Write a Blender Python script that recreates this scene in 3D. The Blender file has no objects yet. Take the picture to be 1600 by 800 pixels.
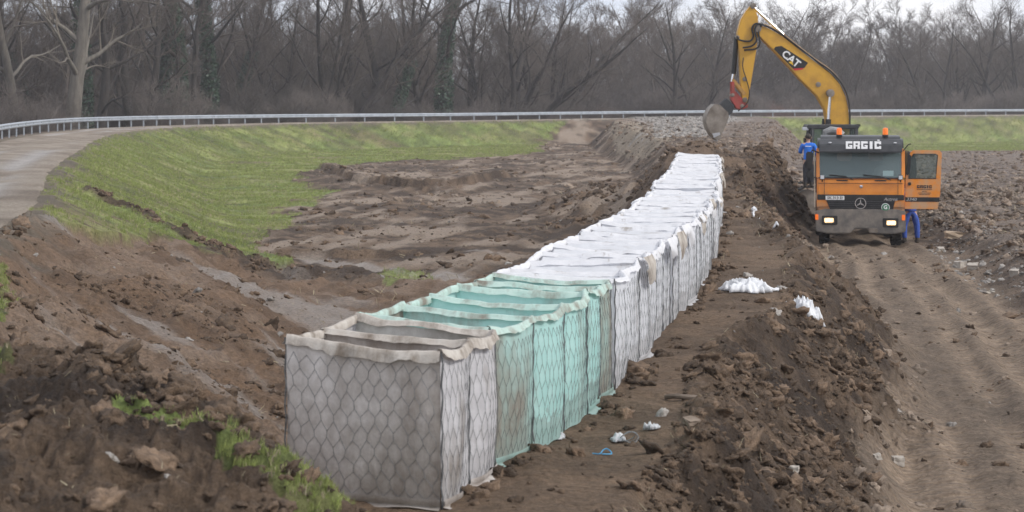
import bpy, bmesh, math, random
import numpy as np
from mathutils import Vector, Matrix, noise as mnoise

# ------------------------------------------------------------------ camera, sky, sun, exposure
SC = bpy.context.scene
COL = SC.collection
F = 3400.0            # focal length in pixels of the 1600 px wide photograph
HY = 155.0            # row of the horizon
CZ = 2.07             # eye height above the dike road (road = 0)
cam_d = bpy.data.cameras.new('camera')
cam_d.sensor_width = 36.0
cam_d.lens = F / 1600 * 36
cam_d.shift_y = -(400 - HY) / 1600
cam_d.clip_start = 0.5
cam_d.clip_end = 6000
cam_d.dof.use_dof = True
cam_d.dof.focus_distance = 30.0
cam_d.dof.aperture_fstop = 5.0
cam = bpy.data.objects.new('camera', cam_d)
cam.location = (0, 0, CZ)
cam.rotation_euler = (math.radians(90), 0, 0)
COL.objects.link(cam)
SC.camera = cam

SUN_EL, SUN_AZ = math.radians(40), math.radians(112)   # azimuth measured from +Y, clockwise
W = bpy.data.worlds.new('World')
SC.world = W
W.use_nodes = True
nt = W.node_tree
nt.nodes.clear()
out = nt.nodes.new('ShaderNodeOutputWorld')
sky = nt.nodes.new('ShaderNodeTexSky')
sky.sky_type = 'NISHITA'
sky.sun_disc = False
sky.sun_elevation = SUN_EL
sky.sun_rotation = SUN_AZ
bg1 = nt.nodes.new('ShaderNodeBackground')
bg1.inputs[1].default_value = 0.06
nt.links.new(sky.outputs[0], bg1.inputs[0])
tc = nt.nodes.new('ShaderNodeTexCoord')
mp = nt.nodes.new('ShaderNodeMapping')
mp.inputs['Scale'].default_value = (1.0, 1.0, 3.2)
nz = nt.nodes.new('ShaderNodeTexNoise')
nz.inputs['Scale'].default_value = 5.5
nz.inputs['Detail'].default_value = 6
nz.inputs['Roughness'].default_value = 0.55
rp = nt.nodes.new('ShaderNodeValToRGB')
rp.color_ramp.elements[0].position = 0.34
rp.color_ramp.elements[0].color = (0.50, 0.56, 0.67, 1)
rp.color_ramp.elements[1].position = 0.58
rp.color_ramp.elements[1].color = (0.80, 0.80, 0.83, 1)
bg2 = nt.nodes.new('ShaderNodeBackground')
bg2.inputs[1].default_value = 1.0
mx = nt.nodes.new('ShaderNodeMixShader')
mx.inputs[0].default_value = 0.88
nt.links.new(tc.outputs['Generated'], mp.inputs[0])
nt.links.new(mp.outputs[0], nz.inputs['Vector'])
nt.links.new(nz.outputs[0], rp.inputs[0])
nt.links.new(rp.outputs[0], bg2.inputs[0])
nt.links.new(bg1.outputs[0], mx.inputs[1])
nt.links.new(bg2.outputs[0], mx.inputs[2])
nt.links.new(mx.outputs[0], out.inputs[0])

sun_d = bpy.data.lights.new('sun', 'SUN')
sun_d.energy = 1.5
sun_d.angle = math.radians(11)
sun_d.color = (1.0, 0.96, 0.9)
sun = bpy.data.objects.new('sun', sun_d)
sd = Vector((math.sin(SUN_AZ) * math.cos(SUN_EL), math.cos(SUN_AZ) * math.cos(SUN_EL), math.sin(SUN_EL)))
sun.rotation_euler = (-sd).to_track_quat('-Z', 'Y').to_euler()
sun.location = (-20, -20, 40)
COL.objects.link(sun)

SC.view_settings.view_transform = 'Standard'
SC.view_settings.look = 'None'
SC.view_settings.gamma = 1.0
SC.cycles.use_denoising = True
SC.cycles.denoiser = 'OPENIMAGEDENOISE'
SC.cycles.denoising_input_passes = 'RGB_ALBEDO_NORMAL'
SC.cycles.denoising_prefilter = 'ACCURATE'
SC.view_settings.exposure = 0.58
SC.view_settings.use_curve_mapping = False

# ------------------------------------------------------------------ helpers
R = random.Random(7)
NR = np.random.RandomState(11)

def P(x, y, z):
    """pixel on a level z -> world point"""
    Y = (CZ - z) * F / (y - HY)
    return Vector(((x - 800) * Y / F, Y, z))

def Q(x, y, Y):
    """pixel at depth Y -> world point"""
    return Vector(((x - 800) * Y / F, Y, CZ - (y - HY) * Y / F))

def _hash(ix, iy, seed):
    h = (ix.astype(np.int64) * 374761393 + iy.astype(np.int64) * 668265263 + seed * 1442695041) & 0xffffffff
    h = ((h ^ (h >> 13)) * 1274126177) & 0xffffffff
    h = (h ^ (h >> 16)) & 0xffffff
    return h / float(0xffffff)

def vn(x, y, seed=0):
    x = np.asarray(x, float); y = np.asarray(y, float)
    ix = np.floor(x); iy = np.floor(y)
    fx = x - ix; fy = y - iy
    ux = fx * fx * fx * (fx * (fx * 6 - 15) + 10)
    uy = fy * fy * fy * (fy * (fy * 6 - 15) + 10)
    a = _hash(ix, iy, seed); b = _hash(ix + 1, iy, seed)
    c = _hash(ix, iy + 1, seed); d = _hash(ix + 1, iy + 1, seed)
    return (a + (b - a) * ux) * (1 - uy) + (c + (d - c) * ux) * uy * 1.0

def fbm(x, y, octs=4, seed=0, gain=0.5):
    s = 0; a = 1; t = 0
    for o in range(octs):
        cs, sn = math.cos(0.6 * o), math.sin(0.6 * o)
        s = s + a * vn((x * cs - y * sn) * 2 ** o + 17.3 * o, (x * sn + y * cs) * 2 ** o + 9.1 * o, seed + o)
        t += a; a *= gain
    return s / t

def sst(a, b, x):
    t = np.clip((x - a) / (b - a), 0, 1)
    return t * t * (3 - 2 * t)

def smax(a, b, k):
    h = np.clip(0.5 + 0.5 * (a - b) / k, 0, 1)
    return b * (1 - h) + a * h + k * h * (1 - h)

def inpoly(X, Y, poly):
    ins = np.zeros(X.shape, bool)
    n = len(poly)
    for i in range(n):
        x0, y0 = poly[i][0], poly[i][1]; x1, y1 = poly[(i + 1) % n][0], poly[(i + 1) % n][1]
        c = ((y0 > Y) != (y1 > Y))
        with np.errstate(divide='ignore', invalid='ignore'):
            xi = (x1 - x0) * (Y - y0) / (y1 - y0 + 1e-12) + x0
        ins ^= c & (X < xi)
    return ins

def catmull(pts, n):
    pts = [np.array(p, float) for p in pts]
    pts = [2 * pts[0] - pts[1]] + pts + [2 * pts[-1] - pts[-2]]
    o = []
    for i in range(1, len(pts) - 2):
        p0, p1, p2, p3 = pts[i - 1:i + 3]
        for k in range(n):
            t = k / n
            o.append(0.5 * (2 * p1 + (p2 - p0) * t + (2 * p0 - 5 * p1 + 4 * p2 - p3) * t * t + (3 * p1 - p0 - 3 * p2 + p3) * t ** 3))
    o.append(pts[-2])
    return np.array(o)

def polydist(X, Y, line):
    """distance, side sign (+ = right hand of travel), arc position"""
    X = np.asarray(X, float).ravel(); Y = np.asarray(Y, float).ravel()
    best = np.full(X.shape, 1e18); sg = np.ones(X.shape); ar = np.zeros(X.shape)
    seg = np.diff(line[:, :2], axis=0); L = np.hypot(seg[:, 0], seg[:, 1]); acc = np.concatenate([[0], np.cumsum(L)])
    for i in range(len(seg)):
        px = X - line[i, 0]; py = Y - line[i, 1]
        t = (px * seg[i, 0] + py * seg[i, 1]) / (L[i] ** 2)
        tc_ = np.clip(t, 0, 1)
        d = (px - tc_ * seg[i, 0]) ** 2 + (py - tc_ * seg[i, 1]) ** 2
        m = d < best
        best = np.where(m, d, best)
        cr = seg[i, 0] * py - seg[i, 1] * px
        sg = np.where(m, np.where(cr < 0, 1.0, -1.0), sg)
        ar = np.where(m, acc[i] + tc_ * L[i], ar)
    return np.sqrt(best), sg, ar

def setp(o, label=None, cat=None, group=None, kind=None):
    if label: o['label'] = label
    if cat: o['category'] = cat
    if group: o['group'] = group
    if kind: o['kind'] = kind
    return o

def empty(name, loc=(0, 0, 0), rz=0, parent=None):
    o = bpy.data.objects.new(name, None)
    o.empty_display_size = 0.3
    o.location = loc
    o.rotation_euler = (0, 0, rz)
    COL.objects.link(o)
    if parent: o.parent = parent
    return o

def meshobj(name, me, mat=None, parent=None, link=True):
    if mat is not None and not me.materials: me.materials.append(mat)
    o = bpy.data.objects.new(name, me)
    if link: COL.objects.link(o)
    if parent is not None: o.parent = parent
    return o

def np_mesh(name, V, Fc, smooth=True):
    """V (n,3), Fc (m,k) equal sized polygons"""
    V = np.asarray(V, np.float32); Fc = np.asarray(Fc, np.int32)
    me = bpy.data.meshes.new(name)
    n, k = Fc.shape
    me.vertices.add(len(V)); me.vertices.foreach_set('co', V.ravel())
    me.loops.add(n * k); me.loops.foreach_set('vertex_index', Fc.ravel())
    me.polygons.add(n)
    me.polygons.foreach_set('loop_start', np.arange(0, n * k, k, dtype=np.int32))
    me.polygons.foreach_set('loop_total', np.full(n, k, np.int32))
    me.update(calc_edges=True)
    if smooth: me.polygons.foreach_set('use_smooth', np.ones(n, bool))
    return me

class MB:
    def __init__(s): s.v = []; s.f = []
    def add(s, vs, fs):
        b = len(s.v); s.v += [tuple(v) for v in vs]; s.f += [tuple(i + b for i in f) for f in fs]; return s
    def box(s, c, d, rot=None):
        x, y, z = d[0] / 2, d[1] / 2, d[2] / 2
        vs = [Vector(p) for p in ((-x, -y, -z), (x, -y, -z), (x, y, -z), (-x, y, -z), (-x, -y, z), (x, -y, z), (x, y, z), (-x, y, z))]
        if rot is not None: vs = [rot @ v for v in vs]
        vs = [v + Vector(c) for v in vs]
        return s.add(vs, ((0, 3, 2, 1), (4, 5, 6, 7), (0, 1, 5, 4), (1, 2, 6, 5), (2, 3, 7, 6), (3, 0, 4, 7)))
    def prism(s, poly, y0, y1, axis='y'):
        """poly = list of (a,b): axis y -> (x,z), axis x -> (y,z), axis z -> (x,y)"""
        def mk(a, b, t):
            return (a, t, b) if axis == 'y' else ((t, a, b) if axis == 'x' else (a, b, t))
        n = len(poly)
        vs = [mk(a, b, y0) for a, b in poly] + [mk(a, b, y1) for a, b in poly]
        fs = [tuple(range(n)), tuple(range(2 * n - 1, n - 1, -1))]
        fs += [(i, i + n, (i + 1) % n + n, (i + 1) % n) for i in range(n)]
        return s.add(vs, fs)
    def tube(s, pts, r, sides=6, cap=True):
        pts = [Vector(p) for p in pts]; n = len(pts)
        rs = r if isinstance(r, (list, tuple)) else [r] * n
        vs = []; up = Vector((0.13, 0.27, 0.95))
        for i, p in enumerate(pts):
            d = (pts[min(i + 1, n - 1)] - pts[max(i - 1, 0)]).normalized()
            a = d.cross(up)
            if a.length < 0.05: a = d.cross(Vector((1, 0, 0)))
            a.normalize(); b = d.cross(a)
            for k in range(sides):
                t = 2 * math.pi * k / sides
                vs.append(p + (a * math.cos(t) + b * math.sin(t)) * rs[i])
        fs = []
        for i in range(n - 1):
            for k in range(sides):
                k2 = (k + 1) % sides
                fs.append((i * sides + k, i * sides + k2, (i + 1) * sides + k2, (i + 1) * sides + k))
        if cap:
            fs.append(tuple(range(sides - 1, -1, -1))); fs.append(tuple((n - 1) * sides + k for k in range(sides)))
        return s.add(vs, fs)
    def lathe(s, prof, c, axis='z', sides=20):
        """prof list of (r, h)"""
        vs = []; n = len(prof)
        for r_, h in prof:
            for k in range(sides):
                t = 2 * math.pi * k / sides
                a, b = r_ * math.cos(t), r_ * math.sin(t)
                p = (a, b, h) if axis == 'z' else ((a, h, b) if axis == 'y' else (h, a, b))
                vs.append(Vector(p) + Vector(c))
        fs = []
        for i in range(n - 1):
            for k in range(sides):
                k2 = (k + 1) % sides
                fs.append((i * sides + k, i * sides + k2, (i + 1) * sides + k2, (i + 1) * sides + k))
        fs.append(tuple(range(sides - 1, -1, -1))); fs.append(tuple((n - 1) * sides + k for k in range(sides)))
        return s.add(vs, fs)
    def sphere(s, c, r, seg=14, rings=9):
        rx, ry, rz = r if isinstance(r, (tuple, list)) else (r, r, r)
        vs = []; fs = []
        for i in range(rings + 1):
            ph = math.pi * i / rings
            for k in range(seg):
                t = 2 * math.pi * k / seg
                vs.append((c[0] + rx * math.sin(ph) * math.cos(t), c[1] + ry * math.sin(ph) * math.sin(t), c[2] + rz * math.cos(ph)))
        for i in range(rings):
            for k in range(seg):
                k2 = (k + 1) % seg
                fs.append((i * seg + k, (i + 1) * seg + k, (i + 1) * seg + k2, i * seg + k2))
        return s.add(vs, fs)
    def build(s, name, mat, parent=None, bevel=0, smooth=True, off=(0, 0, 0), seg=2):
        me = bpy.data.meshes.new(name)
        o_ = Vector(off)
        me.from_pydata([tuple(Vector(v) - o_) for v in s.v], [], s.f)
        bm = bmesh.new(); bm.from_mesh(me)
        bmesh.ops.remove_doubles(bm, verts=bm.verts, dist=1e-5)
        bmesh.ops.recalc_face_normals(bm, faces=bm.faces)
        if bevel:
            es = [e for e in bm.edges if len(e.link_faces) == 2 and e.calc_face_angle(0) > 0.5]
            bmesh.ops.bevel(bm, geom=es, offset=bevel, segments=seg, affect='EDGES', clamp_overlap=True)
        for f in bm.faces: f.smooth = smooth
        if smooth:
            for e in bm.edges:
                if len(e.link_faces) == 2 and e.calc_face_angle(0) > 0.6: e.smooth = False
        bm.to_mesh(me); bm.free()
        return meshobj(name, me, mat, parent)

# ------------------------------------------------------------------ materials
MATS = {}
def nodes_of(name):
    m = bpy.data.materials.new(name)
    m.use_nodes = True
    MATS[name] = m
    n = m.node_tree
    return m, n, n.nodes['Principled BSDF'], n.nodes['Material Output']

def pm(name, c1, c2=None, scale=8.0, rough=0.7, bump=0.0, bscale=None, metallic=0.0, detail=6, lo=0.35, hi=0.65, coat=0.0, trans=0.0, emit=None, spec=0.5, rnd=0.0, bdist=0.02, stretch=None):
    m, n, b, o = nodes_of(name)
    b.inputs['Roughness'].default_value = rough
    b.inputs['Metallic'].default_value = metallic
    b.inputs['Coat Weight'].default_value = coat
    b.inputs['Specular IOR Level'].default_value = spec
    tcn = n.nodes.new('ShaderNodeTexCoord')
    vec = tcn.outputs['Object']
    if stretch:
        mpn = n.nodes.new('ShaderNodeMapping'); mpn.inputs['Scale'].default_value = stretch
        n.links.new(vec, mpn.inputs[0]); vec = mpn.outputs[0]
    col = None
    if c2 is not None:
        t = n.nodes.new('ShaderNodeTexNoise'); t.inputs['Scale'].default_value = scale; t.inputs['Detail'].default_value = detail
        t.inputs['Roughness'].default_value = 0.6
        n.links.new(vec, t.inputs['Vector'])
        r_ = n.nodes.new('ShaderNodeValToRGB')
        r_.color_ramp.elements[0].position = lo; r_.color_ramp.elements[0].color = (*c1, 1)
        r_.color_ramp.elements[1].position = hi; r_.color_ramp.elements[1].color = (*c2, 1)
        n.links.new(t.outputs[0], r_.inputs[0])
        col = r_.outputs[0]
    if rnd:
        oi = n.nodes.new('ShaderNodeObjectInfo')
        hs = n.nodes.new('ShaderNodeHueSaturation')
        mr = n.nodes.new('ShaderNodeMapRange'); mr.inputs['To Min'].default_value = 1 - rnd; mr.inputs['To Max'].default_value = 1 + rnd
        n.links.new(oi.outputs['Random'], mr.inputs[0]); n.links.new(mr.outputs[0], hs.inputs['Value'])
        if col is not None: n.links.new(col, hs.inputs['Color'])
        else: hs.inputs['Color'].default_value = (*c1, 1)
        col = hs.outputs[0]
    if col is not None: n.links.new(col, b.inputs['Base Color'])
    else: b.inputs['Base Color'].default_value = (*c1, 1)
    if bump:
        t2 = n.nodes.new('ShaderNodeTexNoise'); t2.inputs['Scale'].default_value = bscale or scale * 3; t2.inputs['Detail'].default_value = 5
        n.links.new(vec, t2.inputs['Vector'])
        bp = n.nodes.new('ShaderNodeBump'); bp.inputs['Strength'].default_value = bump; bp.inputs['Distance'].default_value = bdist
        n.links.new(t2.outputs[0], bp.inputs['Height']); n.links.new(bp.outputs[0], b.inputs['Normal'])
    if trans:
        tl = n.nodes.new('ShaderNodeBsdfTranslucent')
        if col is not None: n.links.new(col, tl.inputs[0])
        else: tl.inputs[0].default_value = (*c1, 1)
        ms = n.nodes.new('ShaderNodeMixShader'); ms.inputs[0].default_value = trans
        n.links.new(b.outputs[0], ms.inputs[1]); n.links.new(tl.outputs[0], ms.inputs[2]); n.links.new(ms.outputs[0], o.inputs[0])
    if emit:
        b.inputs['Emission Color'].default_value = (*emit[0], 1); b.inputs['Emission Strength'].default_value = emit[1]
    return m
# ------------------------------------------------------------------ terrain
GR = catmull([(-9, -8), (-10.3, 8), (-11.6, 22), (-13.9, 40), (-18.2, 62), (-22.5, 88), (-25.7, 108), (-28.3, 128), (-29.6, 147), (-28.6, 161), (-26, 173),
              (-22.5, 183), (-18.4, 191), (-12.5, 199), (-6, 207), (3, 221), (14.5, 237), (33, 257), (68, 286), (110, 318), (190, 375)], 6)
CY = np.array([8, 13.95, 16.8, 18.4, 19.8, 21.5, 24.7, 29.3, 35.3, 44.2, 51.2, 62.7, 100, 160, 235, 300.])
CX = np.array([-1.75, -0.97, -0.22, 0.15, 0.42, 0.72, 1.22, 1.93, 2.68, 3.62, 4.33, 5.35, 8.8, 14.2, 21, 27])
_cs = catmull(np.stack([CX, CY], 1), 12)
def cx(Y): return np.interp(Y, _cs[:, 1], _cs[:, 0])

TRK = catmull([(10.6, 80), (9.9, 62), (8.4, 48), (7.2, 38), (6.35, 31), (5.2, 23.5), (4.2, 16), (3.5, 6)], 8)
MOUND = np.array([(-14, 26), (-9, 22), (-4.2, 18), (-2.7, 15.5), (-1.9, 13.6), (-1.26, 12.1), (-0.83, 11.5), (-0.3, 10.6), (0.3, 9.3), (1, 7), (2, 0), (2.5, -6)], float)
MOUNDZ = np.array([-0.1, -0.02, 0.0, 0.13, 0.17, 0.06, -0.12, -0.36, -0.5, -0.5, -0.4, -0.3])
_md = np.concatenate([[0], np.cumsum(np.hypot(*np.diff(MOUND, axis=0).T))])

def P2(*a): return [tuple(P(*q)[:2]) for q in a]
SOIL = P2((-60, 372, 0), (0, 350, 0), (110, 357, -.3), (220, 352, -.6), (300, 371, -1.2), (370, 391, -1.6), (440, 404, -2.1), (436, 372, -2.1), (462, 332, -2.1),
          (512, 300, -2.1), (452, 284, -2.1), (500, 266, -2.1), (560, 254, -2.1), (700, 250, -2.1), (835, 239, -2.1)) \
       + [(3.4, 206), (4.8, 215), (6.2, 224)] + [(9, 236), (26, 248), (28, 240), (29.5, 228)] + P2((1262, 241, -2.9), (1430, 238, -2.9), (1600, 237, -2.9), (2600, 236, -2.9)) \
       + [(140, 5), (10, -10), (-10, -10), (-9.0, 15)]
GRASSY = [P2((168, 650, .13), (215, 646, .13), (300, 676, .1), (420, 738, .05), (560, 825, -.1), (515, 840, -.05), (370, 752, .05), (265, 695, .1), (190, 680, .13)),
          P2((590, 415, -2.1), (660, 412, -2.1), (680, 428, -2.1), (610, 432, -2.1)),
          P2((-20, 420, -.3), (25, 430, -.3), (30, 480, -.4), (-20, 500, -.4)), P2((-20, 590, 0), (25, 590, 0), (25, 625, 0), (-20, 625, 0))]
TRENCH = np.array(P2((60, 287, -.05), (150, 305, -.35), (250, 338, -.8), (330, 372, -1.3), (400, 397, -1.8), (470, 410, -2.1)))
GRAVEL = [(8.9, 138), (12.4, 138), (17, 180), (23, 220), (25, 245), (13, 242), (12.5, 190)]
TAN = P2((950, 206, -.9), (1000, 205, -.9), (1052, 222, -.9), (1050, 234, -.9), (1005, 236, -.9), (965, 222, -.9))

def terrain(X, Y, detail=True):
    shp = X.shape
    X = X.ravel().astype(float); Y = Y.ravel().astype(float)
    d, s, _ = polydist(X, Y, GR)
    e = d * s
    e = e + (fbm(X * .12, Y * .12, 2, 3) - .5) * .5 * sst(5, 7, e)
    dike = np.where(e < -0.7, -(-0.7 - e) / 1.9, np.where(e < 5.2, 0, -(e - 5.2) / 2.4))
    fl = -2.1 - 1.0 * sst(6, 30, X) * sst(150, 235, Y)
    fl = np.where(e < 0, -2.6, fl)
    tks, tkg, tka = polydist(X, Y, TRK)
    right = sst(2.1, 3.6, tks) * (X > np.interp(Y, TRK[::-1, 1], TRK[::-1, 0])) * sst(5, 18, Y) * (1 - sst(75, 140, Y))
    fl = fl + .5 * right
    z = smax(dike, fl, 0.35)
    # berm under the baskets
    c = cx(Y); t = X - c
    ramp = sst(90, 225, Y)
    top = -0.52 + 0.5 * ramp
    wr = 1.3 + .6 * np.clip((20 - Y) / 6, 0, 1) + .55 * sst(23, 27, Y) * sst(46, 36, Y) + 5.5 * ramp + .9 * sst(64, 71, Y) * (1 - ramp)
    wl = 1.0 + 8 * ramp
    edge = (fbm(X * .5, Y * .5, 3, 21) - .5) * .7
    rz = top - np.maximum(0, t - wr + edge) / 1.12 - np.maximum(0, -t - wl + edge) / 1.15
    rz = np.where(Y < 10, rz, rz)
    z = smax(z, rz, 0.25)
    # loose pile at the far end of the row
    pile = 1.0 * np.exp(-(((X - 5.7) / 1.15) ** 2 + ((Y - 68.5) / 3.6) ** 2)) + .6 * np.exp(-(((X - 7.5) / 1.3) ** 2 + ((Y - 69) / 6) ** 2))
    pile = pile + .7 * np.exp(-(((X - 8.5) / .8) ** 2 + ((Y - 70.5) / 2.5) ** 2)) + .9 * np.exp(-(((X - 3.2) / 1.6) ** 2 + ((Y - 78) / 10) ** 2))
    z = z + pile * sst(62.6, 65.5, Y)
    # near mound
    md, ms, ma = polydist(X, Y, MOUND)
    mz = np.interp(ma, _md, MOUNDZ)
    beyond = np.where(ms > 0, 0, md)       # right hand side of the crest = camera side
    side = -ms * md                         # >0 beyond the crest
    mnd = mz - np.maximum(0, side) / 1.1 + .05 * np.minimum(0, -side * 0.2 - .0)
    z = smax(z, mnd, 0.12)
    near = sst(.6, -.4, side)
    # scarp at the head of the cut, low step in the basin
    soil = inpoly(X + (fbm(X * .35, Y * .35, 3, 5) - .5) * 2.4 * sst(15, 60, Y), Y + (fbm(X * .3, Y * .12, 3, 6) - .5) * (1 + Y * .06) * sst(12, 40, Y), SOIL) & (e > 4.9)
    soilf = soil.astype(float)
    bas = soilf * (t < -2.2) * (1 - near) * (e > 5)
    z = z - .22 * bas * sst(5.2, 6.2, e) * (1 - sst(13, 17, e)) * (Y < 60)
    st = polydist(X, Y, np.array(P2((500, 268, -2.1), (560, 292, -2.1), (640, 300, -2.1), (720, 298, -2.1), (790, 285, -2.1))))
    z = z + bas * .5 * np.exp(-(st[0] / 2.2) ** 2) * np.where(st[1] > 0, .35, 1)
    td, ts_, _ = polydist(X, Y, TRENCH)
    tr = sst(5.5, 6.3, e) * np.exp(-(td / (.50 + .45 * fbm(X * .8, Y * .8, 2, 77))) ** 2)
    z = z + tr * (.75 * fbm(X * 1.9, Y * 1.9, 3, 31) - .22)
    trackm = sst(2.5, 1.6, tks + (fbm(X * .5, Y * .5, 3, 8) - .5) * 1.6) * sst(-1.45, -1.95, z + (fbm(X * 1.4, Y * 1.4, 3, 92) - .5) * .7) * (Y < 82)
    onberm = sst(-1.2, -.8, t) * sst(wr + .25, wr - .25, t) * (Y > 9) * (Y < 62) * (1 - near)
    flat = np.exp(-(((X - 11.3) / 3.6) ** 4 + ((Y - 70) / 11) ** 4))
    bright = np.zeros_like(z)
    if detail:
        # clod relief: sharp lumps from folded noise at several sizes
        f1 = np.abs(fbm(X * .9, Y * .9, 2, 40) - .5) * 2
        f2 = np.abs(fbm(X * 2.1, Y * 2.1, 2, 41) - .5) * 2
        f3 = np.abs(vn(X * 4.3, Y * 4.3, 42) - .5) * 2
        f4 = np.abs(vn(X * 9.0 + 3, Y * 9.0, 43) - .5) * 2
        lump = (1 - f1) * .36 + (1 - f2) * .25 + (1 - f3) * .13 + (1 - f4) * .07
        lump = lump - .46
        flank = ((t > wr - .15) & (z > fl + .12) & (e > 5)).astype(float)
        lflank = ((t < -wl + .2) & (z > fl + .15) & (e > 6) & (t > -16) & (Y > 20)).astype(float)
        pilem = np.clip(pile * 1.6, 0, 1) * (Y > 62)
        amp = .20 + .42 * flank + .30 * lflank + .45 * pilem + .42 * near + .34 * right
        amp = np.where(trackm > .5, .08, amp)
        amp = amp * (1 - .8 * onberm) * (1 - .6 * flat)
        patch = sst(.42, .6, fbm(X * .16, Y * .16, 3, 50))
        inb = bas * (1 - flank)
        amp = amp * (1 - inb * .55 * patch) + inb * .22 * (e < 13) * (Y < 60) * sst(.62, .48, fbm(Y * .4 + X * .7, (X - Y * .2) * .22, 3, 61))
        z = z + soilf * amp * lump * (1 + .3 * sst(100, 40, Y) * 0)
        # long shallow drag marks along the basin and the cut
        sx_ = X * .985 - Y * .17
        ln = fbm(sx_ * 2.2, Y * .18, 3, 60) - .5
        z = z + inb * .24 * ln
        dx_ = (X * .75 + Y * .25)
        ln2 = fbm(Y * .55 + X * .9, (X - Y * .2) * .25, 3, 61) - .5
        z = z + inb * (Y < 55) * (e < 14) * .42 * ln2
        # ruts of the haul road
        sideT = tkg * tks; lugm = np.zeros_like(z)
        for off, w_, dp in ((-1.15, .28, .11), (.95, .28, .11), (-.5, .2, .04), (.4, .22, .05), (1.75, .25, .06), (-1.8, .25, .05)):
            wob = off + (fbm(tka * .16, off * 9 + tka * 0, 2, 9) - .5) * .6
            g = np.exp(-((sideT - wob) / w_) ** 2) * sst(.08, .42, vn(tka * .35, off * 5 + tka * 0, 12))
            lugm = np.maximum(lugm, g * trackm)
            z = z - trackm * dp * g 
            z = z + trackm * dp * .5 * np.exp(-((np.abs(sideT - wob) - w_ * 1.6) / (w_ * .6)) ** 2)
        z = z + trackm * (fbm(X * 2.2, Y * 2.2, 4, 70) - .5) * .10
        z = z + onberm * (fbm(X * 1.4, Y * 1.4, 4, 71) - .5) * .12
        fine = np.abs(fbm(X * 13, Y * 13, 2, 90) - .5) * 2
        z = z + soilf * (.05 * flank + .05 * near + .03 * right + .02) * (.5 - fine) * 1.3 * (1 - .6 * onberm)
        grassm = (1 - soilf) * (e > 5.0)
        z = z + grassm * (fbm(X * .35, Y * .35, 4, 80) - .5) * .28 * sst(5, 8, e)
    if not detail: lugm = np.zeros_like(z)
    info = dict(lugs=tka, lugm=lugm, e=e, t=t, soil=soilf, near=near, track=trackm, berm=onberm, bas=bas, tr=tr, wr=wr, fl=fl, pile=pile, right=right, tks=tks, z=z, ramp=ramp)
    return z.reshape(shp), info

def ground_z(x, y):
    z, _ = terrain(np.array([float(x)]), np.array([float(y)]))
    return float(z[0])

def on_ground(x, y, z0=-1.0, detail=True):
    """where the sight line of a pixel meets the ground"""
    k = (x - 800) / F; s = (y - HY) / F
    ys = np.linspace(9, 180, 4000); zs, _ = terrain(k * ys, ys, detail)
    hit = (CZ - s * ys) < zs
    i = np.argmax(hit)
    return (k * ys[i], ys[i], float(zs[i]))
for _i, _pl in ((0, ((165, 655), (215, 650), (300, 672), (420, 728), (545, 790), (600, 830), (520, 830), (400, 768), (290, 705), (190, 684))),):
    GRASSY[_i] = [on_ground(a, b, detail=False)[:2] for a, b in _pl]

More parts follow.
